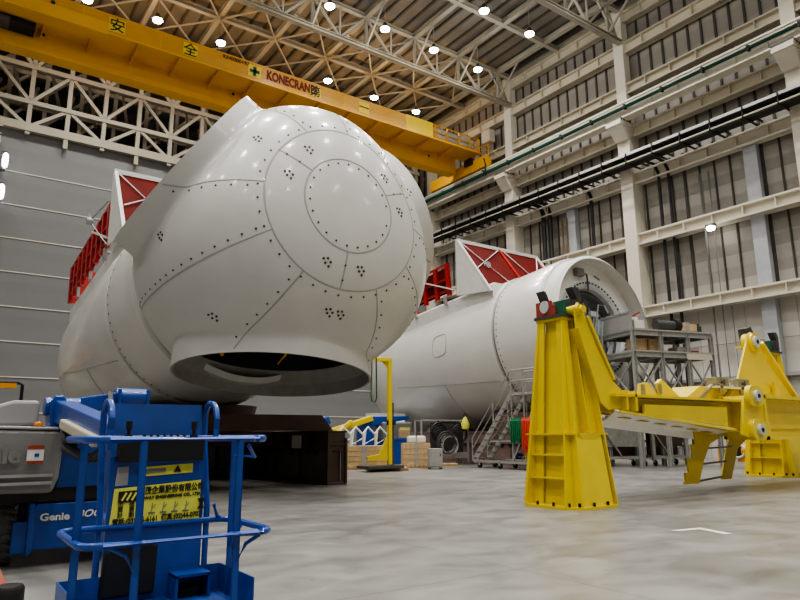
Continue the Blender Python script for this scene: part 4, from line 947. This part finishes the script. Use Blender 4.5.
fs_ = MB().prism([K(x1-.24,yy-.2,-.02),K(x1-.22,yy-.2,-.02),K(x1-.22,yy-.2,.14),K(x1-.24,yy-.2,.14)],ey*.2).prism([K(x1+.0,yy-.2,-.02),K(x1+.02,yy-.2,-.02),K(x1+.02,yy-.2,.14),K(x1,yy-.2,.14)],ey*.2).prism([K(x1-.24,yy-.2,.13),K(x1+.02,yy-.2,.13),K(x1+.02,yy-.2,.15),K(x1-.24,yy-.2,.15)],ey*.2).build('foot_switch_guard', 'blue', bo_)
MB().prism([K(x1-.18,yy-.14,-.02),K(x1-.04,yy-.14,-.02),K(x1-.04,yy-.14,.06),K(x1-.18,yy-.14,.04)],ey*.1).build('foot_switch', 'black', bo_)

rf = thing('barrier_base', 'black round barrier base with a leaning red bar, bottom left corner', 'barrier base', (.74,7.1,0))
MB().lathe([(.17,0),(.17,.12),(.13,.16),(.13,.27),(.11,.30),(0,.31)], (0,0,0), (0,0,1), 24).build('base', 'black', rf, smooth=True); MB().bar((-.05,.1,.28),(-.25,.6,.75),.07,.04).build('red_bar', 'redbar', rf)

# ------------------------------------------------------------------ mobile stairs beside the right nacelle
ms = thing('mobile_stairs', 'grey wheeled stairs with handrails below the right nacelle', 'mobile stairs', (22.3,22.2,0))
def sw(x, y, z): return (x-22.3, y-22.2, z)
XA, XB = 22.1, 23.1; yt, yf, zt = 22.1, 25.0, 3.5
for x in (XA, XB):
    MB().prism([sw(x,yf,.35),sw(x,yf-.3,.2),sw(x,yt,zt-.2),sw(x,yt,zt+.1)],(.05,0,0)).build('stringer', 'galv', ms)
    for k in range(2):
        yy = yf-.1-(yf-yt-.1)*k*.55; zz = .35+(zt-.35)*(yf-.1-yy)/(yf-yt); MB().tube([sw(x,yy,zz),sw(x,yy,zz+1.05)],.035,8).build('rail_post', 'galv', ms)
    for hh in (.55,1.05): MB().tube([sw(x,yf-.1,.35+hh),sw(x,yt,zt+hh),sw(x,20.4,zt+hh)],.035,8).build('handrail', 'galv', ms)
    for yy in (yt, 21.3, 20.4): MB().tube([sw(x,yy,.3),sw(x,yy,zt+1.05)],.04,8).build('rail_post', 'galv', ms)
    MB().bar(sw(x,yf-.4,.32),sw(x,20.4,.32),.1,.12).build('base_rail', 'galv', ms)
    MB().bar(sw(x,yt,.4),sw(x,20.4,zt-.2),.06,.06).build('brace', 'galv', ms)
    for yy in (yf-.6,yf-2.0,20.6):
        wq = MB().cyl(sw(x-.03,yy,.13),sw(x+.06,yy,.13),.13,18).build('caster', 'black', ms); MB().box(*sw(x-.05,yy-.05,.13),*sw(x+.08,yy+.05,.3)).build('caster_fork', 'galv', wq)
for k in range(11):
    t = (k+.5)/11; yy = yf-.15+(yt-yf)*t; zz = .3+(zt-.3)*t; MB().box(*sw(XA,yy-.13,zz-.02),*sw(XB+.05,yy+.13,zz+.03)).build('step', 'galv', ms)
MB().box(*sw(XA,20.4,zt-.12),*sw(XB+.05,yt,zt)).build('platform', 'galv', ms)
MB().box(*sw(XA,20.5,.42),*sw(XB,22.6,.46)).build('storage_shelf', 'galv', ms)
MB().box(*sw(XA,20.5,1.25),*sw(XB,23.6,1.3)).build('storage_shelf', 'galv', ms)
def sling(x, y, z, m, label, n, L, w):
    t = thing('lifting_sling', label, 'sling', (x,y,z-L))
    for k in range(n):
        yy = -w/2+w*k/(n-1); l2 = L*(.78+.22*((k*37) % 10)/10); zz = L
        MB().tube([(0,yy,zz),(-.07,yy,zz-.1),(-.07,yy+.02,zz-l2+.1),(-.02,yy+.04,zz-l2),(.05,yy+.02,zz-l2+.12),(.06,yy,zz-.1)], .045, 6, True).build('loop', m, t, smooth=True)
sling(22.05,21.75,2.3,'green','bundle of green slings hanging on the side of the mobile stairs',6,1.2,.62)
sling(22.05,21.05,2.3,'redsling','bundle of red slings hanging on the stairs beside the green ones',6,1.6,.55)
for k, (x, y, m, l) in enumerate(((22.5,21.0,'signy2','yellow coiled strap on the stair shelf, right of the purple one'),(22.6,22.1,'blue2','purple-blue coiled strap on the stair shelf'),(22.5,21.55,'orange','orange coiled strap on the stair shelf, between the yellow and blue ones'))):
    s_ = thing('coiled_strap', l, 'strap', (x,y,.46), group='straps on the stair shelf')
    MB().torus((0,0,.08),(0,0,1),.2,.08,18,8).build('coil', m, s_, smooth=True); MB().torus((.05,.1,.2),(.2,0,1),.16,.06,18,8).build('coil', m, s_, smooth=True)

# ------------------------------------------------------------------ grey platform rack beside the nacelle front
pf = thing('access_platform', 'tall grey two-level steel platform with mesh end panel beside the nacelle front', 'platform', (27.06,18.74,0), rad(-16)); pf.scale = (.93,.93,.945)
# local x runs along the platform, y away from the viewer
LX, LY = 5.1, 2.5
for x in (0,1.75,3.5,5.1):
    for y in (0,LY): MB().ibeam((x,y,0.0),(x,y,6.8 if x else 7.4),.2,.18,.03,up=(1,0,0)).build('leg', 'galv', pf)
for z in (6.75,5.65):
    for y in (0,LY): MB().ibeam((-.1,y,z),(LX+.1,y,z),.28,.16,.03).build('deck_beam', 'galv', pf)
    for x in (0,1.75,3.5,5.1): MB().ibeam((x,0,z),(x,LY,z),.24,.16,.03).build('deck_beam', 'galv', pf)
    MB().box(-.05,-.05,z+.12,LX+.1,LY+.05,z+.2).build('deck', 'grit', pf)
for x0_, x1_ in ((0,1.75),(1.75,3.5),(3.5,5.1)):
    for y in (0,LY):
        MB().bar((x0_,y,3.2),(x1_,y,5.5),.09,.06).build('cross_brace', 'galv', pf); MB().bar((x0_,y,5.5),(x1_,y,3.2),.09,.06).build('cross_brace', 'galv', pf)
        MB().bar((x0_,y,2.9),(x1_,y,2.9),.12,.12).build('tie_beam', 'galv', pf)
MB().bar((0,0,3.2),(0,LY,5.5),.09,.06).build('cross_brace', 'galv', pf); MB().bar((0,0,5.5),(0,LY,3.2),.09,.06).build('cross_brace', 'galv', pf)
ep = MB().box(-.06,.08,6.95,-.02,LY-.08,7.75).build('end_panel', 'grit', pf); MB().box(-.09,0,6.86,0,LY,6.98).box(-.09,0,7.75,0,LY,7.85).box(-.09,-.05,6.8,0,.08,7.85).box(-.09,LY-.08,6.8,0,LY+.05,7.85).build('panel_frame', 'galv', ep)
ld = MB()
MB().tube([(-.5,LY+.2,4.6),(-.35,LY+.1,7.2),(-.2,LY-.1,8.6),(.3,LY,8.6),(.5,LY,8.2)],.045,8).build('grab_rail', 'alu', pf, smooth=True)
MB().tube([(-.5,LY-.5,4.6),(-.35,LY-.5,7.2),(-.3,LY-.5,7.6)],.045,8).build('grab_rail', 'alu', pf, smooth=True)
for k in range(8): MB().tube([(-.48+.02*k,LY+.2,4.8+.3*k),(-.48+.02*k,LY-.5,4.8+.3*k)],.03,6).build('rung', 'alu', pf)
MB().tube([(.4,LY,6.95),(.4,LY,8.0),(.9,LY,8.05),(1.4,LY,8.05),(1.45,LY,6.95)],.04,8).build('top_guardrail', 'alu', pf, smooth=True)
MB().box(3.3,-.12,5.45,5.0,-.09,5.75).build('pale_fascia', 'cream', pf)
pm = Matrix.Translation((27.06,18.74,0)) @ Matrix.Rotation(rad(-16),4,'Z') @ Matrix.Diagonal((.93,.93,.945,1))
def onp(x, y, z): return pm @ V((x,y,z))
# things on the platform
cc = thing('wooden_crate', 'small pale wooden crate on the top deck of the grey platform', 'crate', onp(3.45,.5,6.95), rad(-16))
MB().box(0,0,.12,1.25,.7,.48).build('body', 'wood', cc); MB().box(.0,-.02,.0,.12,.72,.12).box(.56,-.02,0,.68,.72,.12).box(1.13,-.02,0,1.25,.72,.12).build('skid', 'woodd', cc); MB().box(.5,-.02,.1,.72,.72,.56).build('wrap', 'grit', cc)
rl_ = thing('cable_drum', 'dark grey drum lying on the top deck of the grey platform', 'drum', onp(1.9,.45,6.95), rad(-16))
MB().cyl((0,.0,.3),(1.3,.0,.3),.26,20).build('barrel', 'steel', rl_, smooth=True); MB().cyl((1.1,.0,.33),(1.4,0,.33),.33,20).build('flange', 'black', rl_)
mc = thing('machine_part', 'white and red machine part on a pallet on the platform top', 'machine part', onp(.35,.6,6.95), rad(-16))
MB().box(0,0,.0,1.2,.9,.14).build('pallet', 'woodd', mc); MB().box(.2,.1,.14,1.0,.7,.55).box(.3,.2,.5,.7,.6,.72).build('body', 'white', mc, bevel=.03); MB().bar((.3,.3,.7),(.9,.3,1.0),.08,.08).bar((.2,.5,.6),(.5,.5,.9),.06,.06).build('handle', 'redbar', mc)
tr_ = thing('steel_tray', 'grey steel tray at the far end of the platform top', 'tray', onp(4.75,.4,6.95), rad(-16))
MB().box(0,0,0,.75,.6,.06).box(0,0,0,.04,.6,.5).box(0,.56,0,.75,.6,.5).build('body', 'steel', tr_)
bs = thing('red_toolbag', 'dark red tool bag on the platform beside the nacelle front', 'bag', onp(.15,1.7,6.95), rad(-16))
MB().box(0,0,0,.9,.5,.22).build('body', 'redbar', bs, bevel=.06); MB().tube([(.2,.25,.2),(.3,.25,.34),(.6,.25,.34),(.7,.25,.2)],.02,6).build('strap', 'black', bs)
for x, w_, m, l in ((.35,.75,'wood','plywood box on the lower deck of the grey platform, left one'),(1.25,.8,'wood','stack of plywood offcuts on the lower deck of the grey platform')):
    q = thing('plywood_box', l, 'box', onp(x,.35,5.86), rad(-16)); MB().box(0,0,0,w_,.6,.62).build('body', m, q); MB().box(.02,-.015,.05,.1,0,.58).box(w_-.1,-.015,.05,w_-.02,0,.58).build('batten', 'woodd', q)
q = thing('white_sack', 'folded white sheets with a red edge on the lower deck, right end', 'sheets', onp(3.2,.4,5.86), rad(-16)); MB().box(0,0,0,1.4,.7,.3).build('stack', 'white', q, bevel=.05); MB().box(.4,-.02,.05,1.3,0,.12).build('red_edge', 'redbar', q)
# trolleys under the platform
def trolley(x, y, w_, label, pm_):
    t = thing('panel_trolley', label, 'trolley', (x,y,0), rad(-22), 'trolleys under the platform')
    for xx in (0,w_):
        for yy in (0,1.0):
            MB().bar((xx,yy,.25),(xx,yy,2.35),.16,.16).build('post', 'galv', t); c = MB().cyl((xx-.04,yy-.1,.14),(xx+.04,yy-.1,.14),.14,16).build('caster', 'black', t); MB().box(xx-.06,yy-.14,.14,xx+.06,yy-.04,.27).build('caster_fork', 'galv', c)
    for yy in (0,1.0): MB().bar((0,yy,.42),(w_,yy,.42),.12,.14).build('base_rail', 'galv', t); MB().bar((0,yy,2.3),(w_,yy,2.3),.12,.14).build('top_rail', 'galv', t)
    MB().box(.1,.1,.95,w_-.1,.14,2.25).build('panel', pm_, t); MB().box(.05,.6,.5,w_-.05,.66,2.2).build('back_panel', 'brown', t)
    MB().bar((0,0,1.8),(.9,0,.5),.08,.06).build('brace', 'galv', t)
trolley(25.2,21.3,1.2,'grey trolley with a dark panel beneath the yoke, left one','steel'); trolley(27.2,20.9,2.1,'grey trolley with a pale steel panel beneath the yoke, middle one','galv'); trolley(30.0,20.1,1.9,'grey trolley with dark brown panel beneath the yoke, right one','brown')

# ------------------------------------------------------------------ goods in the gap between the nacelles
def pallet(x, y, w_, d_, rz, label):
    t = thing('pallet', label, 'pallet', (x,y,0), rz, 'wooden pallets on the floor')
    for k in range(3): MB().box(0,d_*k/2-.05*k,0,w_,d_*k/2-.05*k+.1,.1).build('runner', 'woodd', t)
    for k in range(7): MB().box(w_*k/7,0,.1,w_*k/7+w_/9,d_+.02,.14).build('deck_board', 'wood', t)
    for xx in (0,w_/2-.06,w_-.12):
        for yy in (0,d_/2-.05,d_-.1): pass
    return t
def crate(x, y, w_, d_, z0, h, rz, label, strap=True):
    t = thing('wooden_crate', label, 'crate', (x,y,z0), rz, 'wooden crates between the nacelles')
    MB().box(0,0,0,w_,d_,h).build('body', 'wood', t)
    g = MB()
    for k in range(1,4): g.box(0,-.012,h*k/4-.008,w_,0,h*k/4+.008)
    g.build('board_joint', 'woodd', t); 
    if strap: MB().box(w_*.42,-.02,0,w_*.54,d_+.02,h+.02).build('strap', 'grit', t)
RZ = rad(-30)
pallet(16.0,27.2,2.2,1.2,RZ,'wooden pallet under the crate nearest the brown frame'); crate(16.05,27.25,2.1,1.1,.14,.95,RZ,'wooden crate behind the yellow jib post, left one')
pallet(16.3,25.55,1.9,1.3,RZ,'wooden pallet carrying the yellow jib stand'); pallet(18.95,26.5,1.5,1.2,RZ,'wooden pallet under the crate in front of the blue bin')
crate(19.0,26.5,1.35,1.05,.14,1.05,RZ,'wooden crate in front of the blue bin, right of the yellow post')
pallet(21.2,26.9,1.3,.9,RZ,'small wooden pallet below the hose rack')
jc = thing('jib_crane', 'small yellow jib post with hook arm standing on a pallet', 'jib crane', (17.0,24.75,.14))
MB().bar((0,0,.15),(0,0,4.95),.18,.18).build('post', 'yellow', jc, bevel=.02); MB().bar((.1,-.05,4.86),(-.75,.25,4.86),.16,.18).build('jib_arm', 'yellow', jc, bevel=.02); MB().prism([(0,0,4.35),(0,0,4.8),(-.35,.14,4.8)],(.06,.1,0)).build('knee', 'yellow', jc)
MB().prism([(-.1,0,.35),(-.95,.35,.35),(-.95,.35,.5),(-.45,.15,.6),(-.1,0,1.4)],(.1,.25,0)).build('foot', 'yellow', jc); MB().box(-1.3,-.3,0,.6,.7,.12).build('base_plate', 'steel', jc); MB().bar((.2,.1,.1),(.2,.1,2.9),.12,.14).build('mast', 'steel', jc); MB().box(-.1,-.06,1.9,.3,.1,2.1).build('winch', 'black', jc)
bm = thing('boom_machine', 'blue boom lift folded with yellow arm far behind the wooden crates', 'boom lift', (19.5,31,0))
MB().box(.2,-.5,.5,2.9,1.0,1.25).build('chassis', 'blue2', bm, bevel=.05)
for x in (.4,2.6): MB().cyl((x,-.7,.42),(x,-.4,.42),.42,20).build('wheel', 'tyre', bm)
MB().box(.9,-.7,1.25,2.9,.7,2.3).build('engine_cover', 'mgrey', bm, bevel=.1); MB().box(2.0,-.73,1.5,2.7,-.7,2.0).build('warning_label', 'signy', bm); MB().prism([(-.1,-.5,2.0),(2.8,-.5,2.45),(2.8,-.5,2.65),(.4,-.5,2.6),(-.1,-.5,2.3)],(0,.6,0)).build('boom', 'blue', bm, bevel=.04)
MB().box(-.3,-.6,.9,.3,.2,2.35).build('boom_yoke', 'blue', bm, bevel=.05)
MB().bar((-2.6,-.6,1.7),(.2,-.6,2.5),.3,.3).bar((-2.4,-.8,1.5),(-1.2,-.8,2.3),.22,.22).build('jib', 'yellow', bm, bevel=.03); MB().bar((-3.4,-.4,1.9),(-2.4,-.4,2.4),.4,.4).build('jib_head', 'blue', bm, bevel=.04)
wf = thing('tube_frame', 'tangle of white tubular frames above the wooden crates', 'frame', (16.9,29.2,0))
for k in range(4):
    x = .75*k; MB().tube([(x,0,.0),(x,0,1.7),(x+.35,.1,2.0),(x+.75,0,1.6),(x+.75,0,0)],.06,8).build('hoop', 'white', wf); MB().tube([(x,0,1.1),(x+.7,.05,1.4)],.05,8).build('tie', 'white', wf); MB().tube([(x,0,.6),(x+.4,.4,1.9)],.05,8).build('tie', 'white', wf)
MB().tube([(0,0,.9),(3.0,0,.9)],.06,8).build('tie', 'white', wf)
bb = thing('waste_bin', 'blue rectangular bin with white label behind the right crate', 'bin', (19.7,29.2,0), RZ); bb.scale = (.75,.75,.85)
MB().frus(1.0,.5,.1,.85,.45,1.6,1.0,.55).build('body', 'blue', bb, bevel=.03); MB().box(-.02,-.08,1.55,2.02,1.08,1.66).build('rim', 'blue', bb); MB().box(.15,-.05,.55,.5,.02,1.3).build('label_sheet', 'white', bb)
mt_ = thing('cardboard_box', 'small brown box on the blue bin', 'box', (20.5,28.95,1.42), RZ); MB().box(0,0,0,.6,.45,.45).build('body', 'woodd', mt_, bevel=.02); MB().box(-.005,.18,.2,.605,.27,.46).build('tape', 'cream', mt_)
ws = thing('white_sacks', 'white wrapped bale on the crate beside the hose rack', 'bale', (19.3,26.5,1.19), RZ); MB().box(0,0,0,.9,.6,.35).build('body', 'white', ws, bevel=.1); MB().box(.4,-.01,-.0,.46,.61,.36).build('band', 'galv', ws)
hr = thing('hose_rack', 'grey steel rack hung with coiled black hoses', 'hose rack', (21.2,27.9,0), rad(-8))
for x in (0,2.9):
    for y in (0,.7): MB().bar((x,y,.1),(x,y,2.35),.08,.08).build('post', 'galv', hr)
for y in (0,.7): MB().bar((0,y,2.35),(2.9,y,2.35),.08,.08).build('bar', 'galv', hr)
MB().box(0,0,.35,2.9,.7,.65).build('shelf', 'galv', hr); MB().box(.9,.4,.65,2.85,.65,2.2).build('back_panel', 'steel', hr)
for k, (x, z, R_, m) in enumerate(((1.0,1.75,.45,'black'),(2.3,1.7,.42,'black'),(1.05,1.6,.36,'black'),(1.6,1.1,.5,'galv'),(1.4,1.2,.55,'steel'))):
    h_ = thing('hose_coil', ('thick black hose coil on the left of the rack','black hose coil on the right of the rack','inner black hose coil on the left of the rack','pale grey hose loop sagging low on the rack','dark grey hose loop in the middle of the rack')[k], 'hose', (21.2,27.9,0), rad(-8), 'hoses on the rack')
    MB().torus((x,-.12-.03*k,z),(0,1,0),R_,.05,28,6).torus((x+.03,-.16-.03*k,z-.08),(0,1,0),R_*.95,.04,28,6).build('coil', m, h_, smooth=True); MB().box(x-.03,-.14-.03*k,z+R_,x+.03,-.04-.03*k,z+R_+.12).build('tie', 'black', h_)
yb = thing('hi_vis_bag', 'bright yellow bag hung on the right end of the hose rack', 'bag', (23.75,27.3,1.85)); MB().lathe([(.0,0),(.2,.05),(.24,.3),(.14,.55),(.04,.7)],(0,0,0),(0,0,1),14).build('body', 'signy', yb, smooth=True); MB().torus((0,0,.75),(0,1,0),.1,.02,14,6).build('strap', 'black', yb)
gc = thing('grey_cabinet', 'small grey cabinet on the floor before the hose rack', 'cabinet', (19.35,24.9,0), RZ); MB().box(0,0,.08,.66,.6,.95).build('body', 'lgrey', gc, bevel=.02); MB().box(.04,-.02,.15,.62,0,.9).build('door', 'galv', gc); [MB().box(a,b,0,a+.08,b+.08,.1).build('foot', 'steel', gc) for a in (.02,.56) for b in (.02,.5)]
MB().box(.52,-.03,.6,.56,-.02,.7).build('handle', 'black', gc)
wu = thing('lit_enclosure', 'brightly lit white enclosure seen between the crates and the hose rack', 'enclosure', (21.9,33.5,0))
MB().box(0,0,.2,2.3,1.0,2.9).build('body', 'white', wu); MB().box(.1,-.03,.9,.9,0,2.7).box(1.0,-.03,.9,2.2,0,2.7).build('light_panel', 'skylit', wu); MB().box(-.05,-.06,.0,2.35,.0,.25).build('plinth', 'steel', wu)
# far right yellow blower and low bench
yb2 = thing('fan_blower', 'small orange blower with a round black mouth on the floor far behind the steps', 'blower', (38.0,19.7,0))
MB().cyl((-.2,-.2,.6),(-.2,-1.2,.6),.42,24).build('barrel', 'orange', yb2, smooth=True); MB().cyl((-.55,-.1,.6),(-.4,-.1,.6),.36,24).torus((-.55,0,.6),(1,0,0),.36,.07,24,8).build('mouth_rim', 'creamw', yb2); MB().cyl((-.58,0,.6),(-.5,0,.6),.3,20).build('mouth', 'black', yb2); MB().box(-.5,-1.0,0,.1,.1,.25).build('foot', 'orange', yb2)
yp = thing('bollard', 'short yellow bollard on a round foot left of the orange blower', 'bollard', (36.6,20.3,0)); MB().cyl((0,0,.05),(0,0,.95),.1,14).build('post', 'orange', yp, smooth=True); MB().cyl((0,0,0),(0,0,.06),.35,20).build('foot', 'signy2', yp)
bn_ = thing('work_bench', 'low pale bench with red edge against the far wall', 'bench', (37.5,23.2,0)); MB().box(0,0,.9,1.2,4.0,1.05).build('top', 'white', bn_); MB().box(-.02,0,1.05,0.02,4.0,1.2).build('red_edge', 'redbar', bn_)
for y in (.1,3.8): MB().box(.1,y,0,.2,y+.1,.9).box(1.0,y,0,1.1,y+.1,.9).build('leg', 'galv', bn_)
MB().box(.15,.3,.15,1.1,3.6,.75).build('drawer_block', 'lgrey', bn_)
# paint mark on the floor
fm = MB().prism([(10.33,6.72,.004),(10.38,6.58,.004),(10.83,6.50,.004),(10.62,5.95,.004),(10.78,5.90,.004),(11.02,6.60,.004)],(0,0,.002)).build('floor_mark', 'inkwhite')
tag(fm, 'white L-shaped paint mark on the floor before the yellow yoke', 'floor mark')

# ------------------------------------------------------------------ world and colour
w = bpy.data.worlds.new('world'); S.world = w; w.use_nodes = True
w.node_tree.nodes['Background'].inputs[0].default_value = (.5,.5,.5,1); w.node_tree.nodes['Background'].inputs[1].default_value = .02
S.view_settings.view_transform = 'AgX'; S.view_settings.look = 'AgX - Medium High Contrast'; S.view_settings.exposure = -1.1
